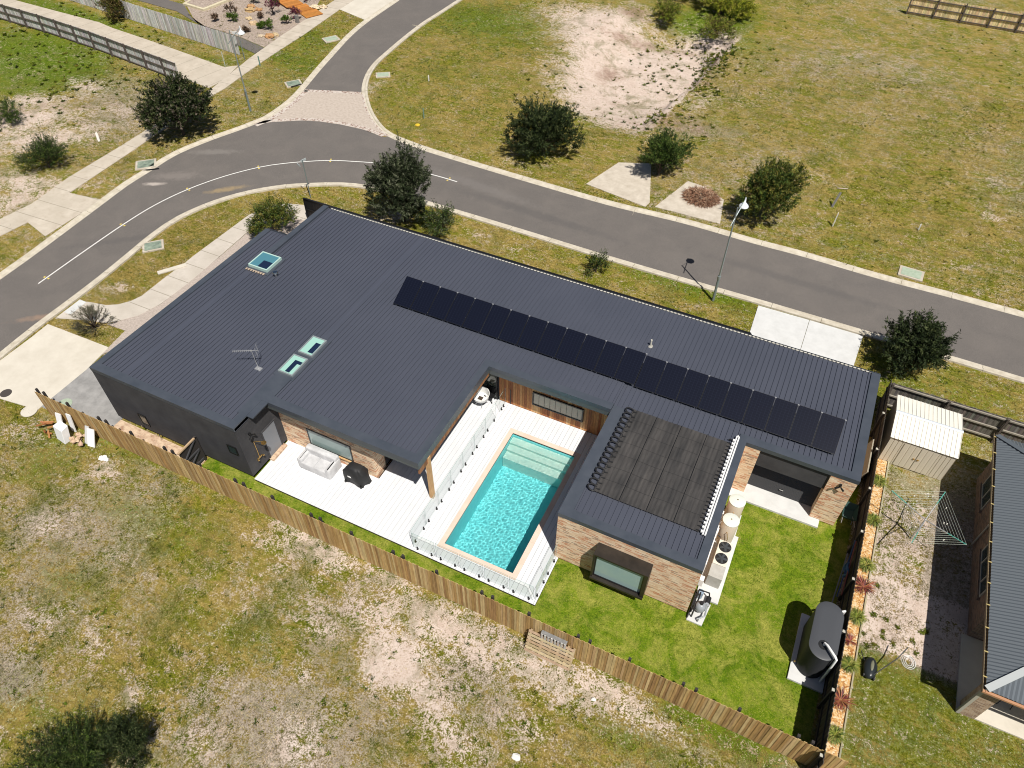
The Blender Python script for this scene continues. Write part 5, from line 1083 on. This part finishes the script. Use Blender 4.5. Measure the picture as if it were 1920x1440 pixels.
GG=[(.024,.036,.014),(.042,.056,.024),(.070,.084,.042),(.12,.13,.08),(.015,.022,.009)]
BG=[(.022,.045,.008),(.042,.075,.012),(.07,.11,.02),(.10,.13,.03),(.015,.03,.006)]
YG=[(.07,.085,.012),(.11,.12,.018),(.16,.15,.025),(.045,.06,.010),(.20,.17,.04)]
VG=[(.09,.13,.012),(.15,.19,.02),(.21,.23,.03),(.06,.09,.01),(.24,.22,.05)]
BR=[(.08,.055,.02),(.11,.075,.025),(.05,.045,.015),(.14,.10,.04)]
tree('roadside_tree','large dense dark green tree on the verge beside the left lamp post','tree',-47.7,38.3,5.0,5.6,DG+[(.16,.13,.10)],1150,32,.20,.062,1,.0,.15)
tree('young_verge_tree','tall grey green tree with upright spiky tips behind the roof of the house','tree',-25.5,35.9,5.7,4.6,GG,1050,32,.20,.05,6,.0,.7,sx=1.,sy=.85)
tree('corner_lot_tree','broad dark green tree on the dry corner lot left of the sandy hollow','tree',-20.4,48.3,4.6,5.6,DG,1000,30,.19,.055,8,.0,.2,sx=1.08)
tree('sand_edge_tree','dark green bushy tree at the road edge below the sandy hollow','tree',-11.4,49.4,3.3,4.0,BG,640,30,.16,.045,9,.0,.15,sx=1.1,lean=(.2,.3))
tree('yellow_green_tree','olive yellow green tree beside the right lamp post across the road','tree',-2.9,47.3,4.5,4.3,YG+BG,880,30,.17,.05,10,.0,.3)
tree('driveway_tree','dark green tree with spiky shoots right of the white driveway by the kerb','tree',7.55,36.1,3.4,3.45,DG+GG[:2],680,30,.19,.052,11,.0,.45)
tree('garden_bush','rounded light olive green bush in the gravel beside the curved path','bush',-32.6,30.9,2.35,3.3,BG+YG,600,28,.13,.035,5,.0,.3)
tree('low_shrub','low grey green spreading shrub at the foot of the tall spiky tree','bush',-22.6,36.2,1.3,2.9,GG+BG,340,24,.12,.035,7,.0,.1)
tree('corner_bush','rounded dark green bush on the sandy lot at the far left','bush',-53.3,30.0,2.1,3.8,BG+DG,560,28,.12,.03,2,.0,.1)
tree('edge_bush','dark green bush cut by the left edge of the sandy lot','bush',-62.0,33.6,1.8,3.2,BG,260,24,.13,.035,3,.0,.1)
tree('brown_shrub','rusty brown green shrub on the grassy strip along the pathway','bush',-70.3,53.4,2.4,3.3,BR+YG[:2],420,24,.16,.045,4,.0,.15)
tree('verge_seedling','small round dark shrub alone on the grass verge behind the roof','bush',-11.4,36.5,1.25,1.25,BG+DG,110,24,.11,.032,12,.0,.3)
tree('foreground_bush','dark green fir like bush at the bottom left of the sandy field','bush',-17.9,.5,1.7,3.7,BG+DG,1000,34,.10,.022,14,.0,.5,shoot=.42,sx=1.1,sy=.8)
tree('foreground_bush','upright dark tip of bush beside the foreground bush at the bottom left','bush',-16.75,1.45,2.0,1.9,DG,420,34,.11,.022,15,.0,.8,shoot=.42,lean=(.2,.3))
tree('acacia_thicket','bright yellow green thicket on the bank above the sandy hollow','bush',-15.3,82.5,2.2,7.0,[(.16,.20,.015),(.24,.26,.02),(.30,.30,.03),(.10,.14,.012),(.34,.31,.06)],760,26,.22,.06,16,.0,.1)
tree('acacia_thicket','yellow green thicket reaching into the top edge, left of the lush slope','bush',-20.0,85.5,2.2,6.0,[(.16,.20,.015),(.24,.26,.02),(.30,.28,.03),(.10,.14,.012)],520,24,.22,.06,17,.0,.1)
tree('acacia_thicket','brownish green scrub at the foot of the yellow thicket over the cut bank','bush',-14.4,77.2,1.1,4.6,BR+VG+VG,300,22,.18,.05,18,.0,.0)
tree('acacia_thicket','olive scrub bush at the left side of the yellow thicket above the sand','bush',-20.3,79.0,1.2,3.8,VG+BR[:1],300,22,.19,.05,19,.0,.1)
# sparse dry bush, mostly twigs
t=thing('dry_bush','sparse leafless grey brown bush beside the concrete path and left driveway','bush',(-36.3,18.4,0)); m=MB(); rs=random.Random(3); tips=[]
for k in range(26):
    a=rs.uniform(0,2*PI); e=rs.uniform(.25,1.2); p=Vector((-36.3,18.4,.02)); d=Vector((math.cos(a)*math.cos(e),math.sin(a)*math.cos(e),math.sin(e))); L_=rs.uniform(.5,.9)
    q=p+d*L_; m.tube([p,p.lerp(q,.5)+Vector((0,0,.06)),q],[.03,.022,.014],5,(.06,.045,.035))
    for j in range(5):
        d2=(d+Vector((rs.uniform(-.7,.7),rs.uniform(-.7,.7),rs.uniform(0,.7)))).normalized(); q2=q+d2*rs.uniform(.3,.6); m.tube([q,q2],[.011,.005],4,(.09,.07,.055)); tips.append((q2,d2))
        for i in range(3):
            d3=(d2+Vector((rs.uniform(-.6,.6),rs.uniform(-.6,.6),rs.uniform(-.1,.6)))).normalized(); q3=q2+d3*.25; m.tube([q2,q3],[.006,.003],3,(.11,.09,.07)); tips.append((q3,d3))
m.build('branches',bark,t); R_=np.random.default_rng(5); tp=np.array([p for p,_ in tips]); td=np.array([d for _,d in tips]); n=len(tp)*9
ix=R_.integers(0,len(tp),n); P_=tp[ix]-td[ix]*R_.uniform(0,.25,(n,1))+R_.normal(size=(n,3))*.03; pal_=np.array([(.09,.10,.05),(.13,.13,.08),(.06,.07,.035),(.16,.13,.09)])
leafmesh('foliage',P_,unit(td[ix]+R_.normal(size=(n,3))*.6),unit(R_.normal(size=(n,3))),R_.uniform(.05,.11,n),R_.uniform(.012,.022,n),pal_[R_.integers(0,4,n)],treeleaf,t,(-36.3,18.4,0))
# pile of cut branches
t=thing('cut_branch_pile','heap of dry reddish brown cut branches on the old driveway slab','branch pile',(-7.7,47.8,0)); R_=np.random.default_rng(8); n=2600
a=R_.uniform(0,2*PI,n); rr_=np.sqrt(R_.random(n)); P_=np.stack([-7.6+1.15*rr_*np.cos(a),47.8+1.05*rr_*np.sin(a),.05+.55*(1-rr_)*R_.random(n)],1)
dr=unit(np.stack([np.cos(a)*.8+R_.normal(size=n)*.7,np.sin(a)*.8+R_.normal(size=n)*.7,R_.normal(size=n)*.35],1)); pal_=np.array([(.34,.19,.12),(.24,.12,.075),(.44,.30,.20),(.16,.08,.05)])
leafmesh('twigs',P_,dr,unit(R_.normal(size=(n,3))+np.array([0,0,1.])),R_.uniform(.2,.6,n),R_.uniform(.02,.05,n),pal_[R_.integers(0,4,n)],drygr,t,(-7.7,47.8,0))
m=MB(); rs=random.Random(4)
for k in range(16):
    a=rs.uniform(0,2*PI); p=Vector((-7.6+rs.uniform(-.8,.8),47.8+rs.uniform(-.7,.7),.1)); m.tube([p,p+Vector((math.cos(a),math.sin(a),.25))*rs.uniform(.4,.9)],[.025,.01],5,(.20,.11,.07))
m.build('branches',bark,t)
# ---- grass: one uncountable mass of blades
def in_solid(x,y):
    r=np.zeros(x.shape,bool)
    for p in SOLID: r|=pip(x,y,p)
    for K,s_ in((KN,-1),(K2,1),(K3,1)):
        A_=np.array(K); 
        for i in range(0,len(A_),3):
            r|=(x-A_[i,0])**2+(y-A_[i,1])**2<.0
    r|=(x>-29.5)&(x<-5.5)&(y>16.3)&(y<30.8); r|=(x>-29.5)&(x<-20.5)&(y>13.7)&(y<30.8); r|=(x>-20.6)&(x<-5.3)&(y>13.65)&(y<24); r|=(x>-5.6)&(x<.72)&(y>16.25)&(y<30.8); r|=(x>.6)&(x<5.7)&(y>23.1)&(y<30.8)
    r|=(x>11.4)&(y>16.9)&(y<30)
    return r
def kerbside(x,y):
    r=np.zeros(x.shape,bool)
    for K,s_ in((KN,-1),(K2,1),(K3,-1)):
        A_=np.array(K)[::1]
        for i in range(0,len(A_)):
            r|=((x-A_[i,0])**2+(y-A_[i,1])**2)<.36
    return r
def samp(A_,x,y):
    ix=np.clip(np.searchsorted(gx,x),0,len(gx)-1); iy=np.clip(np.searchsorted(gy,y),0,len(gy)-1); return A_[iy,ix]
def scatter(n,x0,x1,y0,y1,seed):
    R_=np.random.default_rng(seed); x=R_.uniform(x0,x1,n); y=R_.uniform(y0,y1,n); k=~in_solid(x,y); x,y=x[k],y[k]; k=~kerbside(x,y); return x[k],y[k],R_
PX_=[];PY_=[];TS=[]
def patchn(x,y,s,seed): return fbm(x,y,s,seed,3)
gr_pos=[];gr_dir=[];gr_L=[];gr_W=[];gr_c=[]
def tufts(x,y,R_,nb,L,W_,pal,up=.9,szz=None,z=None):
    n=len(x); szz=np.ones(n) if szz is None else szz
    z=samp(Z,x,y) if z is None else z
    P_=np.repeat(np.stack([x,y,z+.0],1),nb,0)+np.random.default_rng(1).normal(size=(n*nb,3))*np.array([.035,.035,0]); a=R_.uniform(0,2*PI,n*nb)
    d=unit(np.stack([np.cos(a),np.sin(a),np.full(n*nb,up)*R_.uniform(.3,1.5,n*nb)],1)); pal=np.array(pal); ci=np.repeat(R_.integers(0,len(pal),n),nb); q=R_.random(n*nb)<.3; ci[q]=R_.integers(0,len(pal),q.sum())
    gr_pos.append(P_);gr_dir.append(d);gr_L.append(L*R_.uniform(.5,1.4,n*nb)*np.repeat(szz,nb));gr_W.append(W_*R_.uniform(.6,1.3,n*nb)*np.repeat(szz,nb)**.5);gr_c.append(pal[ci]*R_.uniform(.7,1.3,(n*nb,1)))
def flush(name,m=drygr):
    global gr_pos,gr_dir,gr_L,gr_W,gr_c
    P_,d,L,W_,c=map(np.concatenate,(gr_pos,gr_dir,gr_L,gr_W,gr_c)); R_=np.random.default_rng(2)
    N=unit(R_.normal(size=P_.shape)+np.array([0,0,.6])); o=leafmesh(name,P_,d,N,L,W_,c,m); struct(o,'stuff'); gr_pos=[];gr_dir=[];gr_L=[];gr_W=[];gr_c=[]; return o
STR=[(.34,.26,.10),(.27,.21,.07),(.46,.37,.19),(.18,.14,.045)]; OLV=[(.10,.10,.014),(.16,.14,.024),(.055,.06,.010),(.24,.20,.05)]; GRN=[(.055,.085,.007),(.095,.13,.012),(.15,.175,.02),(.03,.05,.005)]; LAW=[(.06,.125,.004),(.11,.175,.006),(.18,.225,.012),(.28,.28,.035),(.03,.07,.003)]
# lower left field
x,y,R_=scatter(70000,-38,7.4,-2,12.2,21); sd_=samp(sand,x,y)+.25*patchn(x,y,1.5,40); pn=patchn(x,y,.8,41); k=(R_.random(len(x))>np.clip(sd_*1.15+.05,0,.93)); x,y,pn=x[k],y[k],pn[k]
for pal_,mm in((STR,pn<.15),(OLV,(pn>=.15)&(pn<.5)),(GRN,pn>=.5)): tufts(x[mm],y[mm],R_,4,.085,.018,pal_)
# corner lot, verges and the dry lot
x,y,R_=scatter(90000,-64,16,31,75,22); sd_=samp(sand,x,y)+.2*patchn(x,y,1.2,42); pn=patchn(x,y,.6,43)+samp(lush,x,y)*.6; k=(R_.random(len(x))>np.clip(sd_*1.3,0,.96)); x,y,pn=x[k],y[k],pn[k]
for pal_,mm in((STR,pn<.12),(OLV,(pn>=.12)&(pn<.45)),(GRN,pn>=.45)): tufts(x[mm],y[mm],R_,3,.12,.03,pal_)
x,y,R_=scatter(26000,-42,-29.6,13,31,23); pn=patchn(x,y,.8,44)
for pal_,mm in((STR,pn<.0),(OLV,(pn>=.0)&(pn<.4)),(GRN,pn>=.4)): tufts(x[mm],y[mm],R_,3,.08,.02,pal_)
flush('grass')
x,y,R_=scatter(60000,-23.4,6.4,12.5,24.2,24); pn=patchn(x,y,1.1,45)
for pal_,mm in((LAW,pn<.12),([(.34,.33,.07),(.27,.28,.04),(.38,.35,.11)],(pn>=.12)&(R_.random(len(x))<.7))): mm=mm&(x<5.7); tufts(x[mm],y[mm],R_,3,.055,.013,pal_,1.2)
x,y,R_=scatter(16000,7.6,14,10,18.2,25); tufts(x,y,R_,3,.05,.013,OLV+LAW[:2],1.)
x,y,R_=scatter(9000,7.7,11.3,18.2,28.4,26); pn=patchn(x,y,1.4,46); k=pn>.1; tufts(x[k],y[k],R_,3,.06,.014,OLV+STR[:2],1.)
flush('lawn')
# weeds: leafy rosettes and tussocks on the open ground
x,y,R_=scatter(1500,-38,7.4,-2,12.2,31); k=R_.random(len(x))<.55; tufts(x[k],y[k],R_,16,.11,.035,GRN+OLV[:1],.7,R_.uniform(.5,1.4,k.sum()))
x,y,R_=scatter(2600,-62,16,39,92,32); pn=patchn(x,y,.4,47)+samp(sand,x,y)*.4; k=pn>.05; tufts(x[k],y[k],R_,14,.16,.045,GRN+OLV+STR[:1],.8,R_.uniform(.3,1.2,k.sum()))
for (cx,cy),sp_,n_ in (((-14.53,73.29),3.,160),((-13.02,58.44),2.,90),((-15.96,66.75),1.6,26),((-13.07,73.33),.8,50),((-12.45,69.11),.8,50),((-12.00,65.13),.8,40),((-12.74,71.51),.7,30),((-22.23,59.49),3,40),((-65.85,42.58),5,160),((-62.58,45.45),4,120),((-76.64,47.29),4,160)):
    R2=np.random.default_rng(int(abs(cx*10))); x=cx+R2.normal(size=n_)*sp_; y=cy+R2.normal(size=n_)*sp_*1.2; k=~in_solid(x,y); x,y=x[k],y[k]; tufts(x,y,R2,20,.20,.055,GRN+OLV[:2]+[(.03,.045,.012)],.8,R2.uniform(.4,1.6,len(x)))
for p in [(7.96,19.75),(8.50,19.80),(8.44,19.18),(9.02,19.62),(7.70,18.72),(8.90,18.78),(8.42,18.86),(9.63,19.24),(10.11,19.94),(9.94,19.83),(8.16,18.35),(7.90,18.20),(9.79,18.76),(7.95,21.27)]:
    x=np.array([p[0]]*6)+RNG.normal(size=6)*.05; y=np.array([p[1]]*6)+RNG.normal(size=6)*.05; tufts(x,y,RNG,14,.11,.03,GRN[:3]+OLV[:2],.5)
flush('weeds')
# ---- separate small plants, rocks and timber of the landscaped garden top left
gbed=nmat('garden_mulch',(.20,.15,.12),(.46,.38,.32),6,.95,8,.5)
struct(MB().prism([(-63.9,57.2),(-62.,56.0),(-56.2,55.4),(-52.6,54.5),(-52.55,58.2),(-52.9,62.2),(-55.,67.),(-58.,72),(-70,72),(-70,62),(-67,59.6)],-.1,.02).build('garden_bed',gbed))
struct(MB().prism([(-74,58.2),(-66.4,57.6),(-58,54.55),(-52.45,53.0),(-52.45,54.35),(-56.2,55.3),(-62,55.95),(-64,57.1),(-67,59.3),(-75,60)],-.1,.028).build('garden_path',asph))
tag(MB().prism([(-66.9,59.1),(-63.8,58.8),(-63.2,62.6),(-67.2,63.5)],0,.22).build('raised_planter',nmat('planter_cream',(.50,.44,.30),(.62,.56,.40),2,.7,5),loc=(-65,61,0)),'raised garden bed with a pale yellow kerb in the landscaped front garden','planter')
struct(MB().prism([(-66.6,59.4),(-64.1,59.1),(-63.6,62.4),(-67.0,63.1)],.1,.24).build('mulch',gbed))
t=thing('boardwalk','orange stained timber boardwalk of short stepped boards in the top garden','boardwalk',(-55.5,64.3,0)); u=np.array([-53.0,62.4]); v=np.array([-60.5,66.2]); dd=(v-u)/np.linalg.norm(v-u); pr=np.array([-dd[1],dd[0]])
bwm=attrmat('boardwalk_timber',.7,.2,4,.25)
for k in range(34):
    c_=u+dd*(k*.245); hw=.95; m=MB(); z0=.10+.05*(k//7); o_=pr*(.25*(k//7-2)); m.obox((*(c_+o_),z0),(*(dd*.115),0),(*(pr*hw),0),(0,0,.03),jit((.46,.19,.045),.15)); m.build('board',bwm,t)
rkm=attrmat('sandstone',.9,.1,5,.5,bump=.3)
for k,((x,y),r,lb) in enumerate([((-53.6,56.6),.55,'large, nearest the footpath corner'),((-53.3,57.2),.38,'small, touching the rock nearest the footpath'),((-54.4,56.4),.35,'flat, left of the rock nearest the footpath'),((-57.1,58.5),.5,'in the middle of the gravel'),((-58.3,59.3),.4,'up left of the middle rock'),((-59.6,61.0),.6,'pale, on the left of the gravel'),((-60.2,61.9),.5,'pale, the highest on the left'),((-58.9,61.6),.42,'orange, right of the pale pair'),((-54.1,64.6),.55,'beside the boardwalk end'),((-53.3,65.2),.45,'between the boardwalk and driveway')]):
    m=MB(); blob(m,(x,y,r*.22),(r,r*.7,r*.55),6,k+20,jit(random.choice([(.55,.36,.18),(.60,.46,.28),(.48,.27,.13),(.66,.54,.38)]),.1),.7,.7); tag(m.build('garden_rock',rkm,loc=(x,y,0)),'sandstone rock in the landscaped garden, '+lb,'rock','rocks in the landscaped garden')
PG=[(.06,.11,.01),(.10,.16,.02),(.04,.07,.01)]; PR=[(.12,.03,.05),(.18,.05,.07),(.08,.025,.035)]; PB=[(.14,.09,.06),(.20,.13,.09),(.08,.06,.04)]
GPN=[((-60.2,58.9),1.5,1.3,PB,'brown leafless, beside the planter kerb'),((-59.4,58.2),1.0,.9,PG,'green, at the foot of the brown one near the planter'),((-54.8,58.3),1.2,1.15,PG,'green, midway along the footpath'),((-55.7,57.9),.6,.5,PG,'tiny green, left of the one midway'),((-54.0,60.0),.9,1.0,PG,'green, closer to the boardwalk'),((-53.8,61.3),1.3,1.2,PR,'dark red, at the lower end of the boardwalk'),((-56.9,61.4),1.8,1.8,PR,'large purple, left of the boardwalk'),((-58.1,63.4),1.1,1.1,PG,'green, behind the purple one'),((-60.6,62.8),1.2,1.4,PG,'dark green, top of the gravel'),((-61.9,64.3),1.2,1.6,PG,'green, near the top edge'),((-66.0,61.2),.9,1.1,PG,'green, inside the raised planter'),((-56.0,66.0),1.0,1.2,PR,'dark purple, above the boardwalk at the top edge'),((-54.7,67.0),1.0,1.1,PR,'dark purple, right most at the top edge'),((-57.4,60.0),.5,.6,PB,'tiny reddish, in the open gravel'),((-60.9,57.3),.7,.5,PB,'thin brown, next to the asphalt path'),((-56.4,56.5),.5,.5,PB,'small brown, near the lowest rocks')]
for k,((x,y),h,wd,pl_,lb) in enumerate(GPN): tree('garden_shrub','shrub in the landscaped garden, '+lb,'shrub',x,y,h,wd,pl_,60,14,.16,.05,60+k,.0,.2,shoot=.22)
tag(MB().box(-53.45,-53.15,60.6,60.9,0,.75).build('letterbox',mat('letterbox_grey',(.18,.17,.16),.6),loc=(-53.3,60.7,0),bev=.02),'grey letterbox post beside the boardwalk end','letterbox')
m=MB(); m.box(-70,-64.2,66,66.3,0,1.6); tag(m.build('garden_wall',dbrick,loc=(-67,66.1,0)),'brown brick garden wall at the top edge behind the grey fence','wall')
# =============================================================== STREET THINGS
galv=mat('galvanised',(.30,.34,.34),.4,.5); galvd=mat('galvanised_dull',(.20,.25,.25),.5,.3)
def lamp(x,y,h,ax,ay,label,tilt=(0,0)):
    t=thing('street_lamp',label,'street lamp',(x,y,0),'street lamps'); T=Vector((x+tilt[0],y+tilt[1],h)); B=Vector((x,y,0)); P_=lambda f:B.lerp(T,f); a=Vector((ax,ay,0)).normalized()
    MB().tube([P_(0),P_(.26)],[.085,.075],14).build('pole_base',galvd,t,smooth=True); MB().tube([P_(.255),P_(.285)],.10,14).build('collar',galv,t,smooth=True); MB().tube([P_(.28),P_(1.)],[.055,.04],12).build('pole',galv,t,smooth=True)
    A0=P_(.86)-a*.45-Vector((0,0,.55)); A1=P_(1.)+a*.85+Vector((0,0,.1)); q0=P_(.90)
    MB().tube([q0-a*.35-Vector((0,0,.35)),q0,A1],[.03,.03,.028],8).build('arm',galv,t,smooth=True); MB().tube([P_(.99),A1.lerp(q0,.35)],.010,5).build('stay',galv,t)
    hx,hy_=A1.x,A1.y; z=A1.z
    sh=MB().lathe(hx,hy_,[(.03,z+.12),(.05,z-.05),(.06,z-.16),(.14,z-.26),(.24,z-.36),(.27,z-.42),(.27,z-.45),(.20,z-.44)],22).build('lamp_shade',mat('lamp_white',(.72,.75,.78),.3) if 'lamp_white' not in bpy.data.materials else bpy.data.materials['lamp_white'],t,smooth=True)
    MB().lathe(hx,hy_,[(.01,z-.60),(.12,z-.56),(.19,z-.46)],16).build('lens',glassd,sh,smooth=True)
lamp(-3.80,37.05,6.75,.25,.97,'tall grey street lamp with a white bell shade, on the verge behind the house',(.0,.0))
lamp(-45.46,43.83,6.6,.72,.69,'tall grey street lamp with a white bell shade, beside the big dark tree')
t=thing('street_sign','slender grey post with street name blades at the inner bend of the road','street sign',(-33.1,35.4,0))
MB().tube([(-33.1,35.4,0),(-33.1,35.4,3.0)],.035,10).build('post',galvd,t,smooth=True); MB().obox((-33.2,35.6,2.85),(.06,.22,0),(.012,-.004,0),(0,0,.085)).build('sign_blade',mat('sign_grey',(.42,.46,.47),.4),t); MB().obox((-33.35,35.2,2.65),(-.18,.07,0),(.004,.012,0),(0,0,.07)).build('sign_blade',bpy.data.materials['sign_grey'],t)
t=thing('path_sign','tall thin grey sign post with a small blade at the pathway corner','street sign',(-52.4,51.5,0))
MB().tube([(-52.4,51.5,0),(-52.4,51.5,2.4)],.03,8).build('post',galvd,t); MB().obox((-52.75,51.6,2.3),(.42,.06,0),(.004,-.012,0),(0,0,.08)).build('sign_blade',mat('sign_white',(.6,.62,.62),.4),t)
def stake(name,label,x,y,h,w_,col,lean=(0,0),cat='marker post'):
    m=MB(); m.bar((x,y,0),(x+lean[0],y+lean[1],h),w_,w_*.45); m.bar((x+lean[0],y+lean[1],h),(x+lean[0]*1.04,y+lean[1]*1.04,h+.04),w_*.7,w_*.4); tag(m.build(name,mat('stake_%s'%len(bpy.data.materials),col,.6),loc=(x,y,0)),label,cat)
stake('marker_post','white marker post leaning in the dry grass of the sandy left lot',-52.95,34.5,.62,.16,(.72,.70,.65),(-.15,.15))
stake('marker_post','white marker peg in the corner lot near the side street kerb',-34.8,55.34,.50,.12,(.75,.75,.73))
stake('marker_post','slim green marker post beside the yellow cap on the corner lot',-31.7,49.2,.85,.10,(.16,.27,.22))
stake('marker_post','slim green post standing at the edge of the upper footpath',-50.34,51.15,.85,.11,(.14,.27,.24))
stake('marker_post','thin pale post on the grass strip at the pathway corner',-53.1,49.6,1.3,.06,(.42,.46,.42))
stake('marker_post','white painted stake standing in the dry lot, the lower of the two stakes',1.6,48.5,1.0,.14,(.62,.60,.56),(.05,.1))
stake('marker_post','grey weathered stake in the dry lot, the upper of the two stakes',1.17,50.9,1.05,.14,(.25,.24,.23),(.2,.3))
stake('marker_post','short bright white peg to the right on the dry lot',7.03,50.67,.42,.14,(.75,.75,.74))
stake('lying_batten','pale batten lying on the ground above the grey stake',1.1,53.6,.05,.08,(.5,.42,.36),(.7,.15),'batten')
m=MB(); m.lathe(-31.58,47.95,[(.20,0),(.20,.06),(.14,.10),(.02,.12)],14); tag(m.build('ground_marker',mat('yellow_plastic',(.62,.42,.03),.5),loc=(-31.58,47.95,0),smooth=True),'round yellow cap lying on the grass near the green marker post','cap')
lidg=nmat('lid_green',(.27,.34,.25),(.38,.44,.34),5,.7,5); lidd=nmat('lid_dark',(.08,.11,.09),(.30,.36,.28),3.5,.7,6)
def lid(x,y,wx,wy,rz,lbl,m_,fr=True):
    t=thing('pit_lid',lbl,'pit lid',(x,y,0),'square drainage pit lids'); c,s_=math.cos(rz),math.sin(rz)
    R=lambda a,b:(x+a*c-b*s_,y+a*s_+b*c)
    MB().prism([R(-wx/2,-wy/2),R(wx/2,-wy/2),R(wx/2,wy/2),R(-wx/2,wy/2)],-.04,.065).build('surround',conc,t); MB().prism([R(-wx*.40,-wy*.38),R(wx*.40,-wy*.38),R(wx*.40,wy*.38),R(-wx*.40,wy*.38)],.03,.085).build('cover',m_,t)
lid(-47.03,33.5,1.5,1.3,.75,'green drainage pit lid on the verge below the big dark tree',lidd); lid(-39.0,25.95,1.35,1.1,.80,'green drainage pit lid on the verge between the road and curved path',lidd)
lid(7.06,45.3,1.5,1.1,-.05,'pale green drainage pit lid at the far kerb of the right road',lidg); lid(-47.9,58.9,1.5,1.2,1.0,'pale green drainage pit lid on the upper verge by the side street',lidg)
lid(-45.3,49.5,1.4,1.15,.9,'green drainage pit lid beside the kerb next to the paved apron',lidd); lid(-39.1,54.5,1.3,1.0,.6,'faded green drainage pit lid inside the corner of the side street',lidg)
def gr(x,y,a,lbl):
    c,s_=math.cos(a),math.sin(a); tag(MB().obox((x,y,.075),(c*.55,s_*.55,0),(-s_*.05,c*.05,0),(0,0,.02)).build('kerb_inlet',dark,loc=(x,y,.07)),lbl,'drain inlet')
gr(-46.08,33.1,.72,'dark drain slot in the kerb below the big dark tree'); gr(-44.75,49.3,1.0,'dark drain slot in the kerb next to the paved apron')
for (x,y,r,mm,lb) in ((-36.5,12.4,.30,mat('iron',(.06,.05,.045),.7),'dark iron manhole cover on the left driveway'),(-33.0,13.25,.38,lidg,'pale oval manhole cover in the grey driveway'),(-34.3,12.05,.42,conc2,'round concrete pit cover in the grass at the driveway end'),(-49.9,23.2,.42,bpy.data.materials['path_concrete'],'round concrete cover in the far left footpath')):
    tag(MB().cyl(x,y,.0,.036,r,24).build('manhole_cover',mm,loc=(x,y,0)),lb,'manhole cover')
m=MB(); 
for k,(x,y,r) in enumerate([(-3.45,7.89)+(.17,),(-1.60,11.15)+(.10,)]):
    m=MB(); blob(m,(x,y,.03),(r,r*.8,.07),6,k+50,None,.7,.5); tag(m.build('white_rock',mat('rock_white',(.66,.64,.60),.8),loc=(x,y,0)),'white stone in the lower field, '+('larger and nearest the bottom edge' if k==0 else 'smaller, right of the leaning pallet'),'rock')
x,y=(-28.28,11.46); m=MB(); blob(m,(x,y,.03),(.28,.16,.05),6,61,None,.7,.6); tag(m.build('white_scrap',bpy.data.materials['foam_white'],loc=(x,y,0)),'white plastic scrap on the sandy patch below the left end of the fence','scrap')
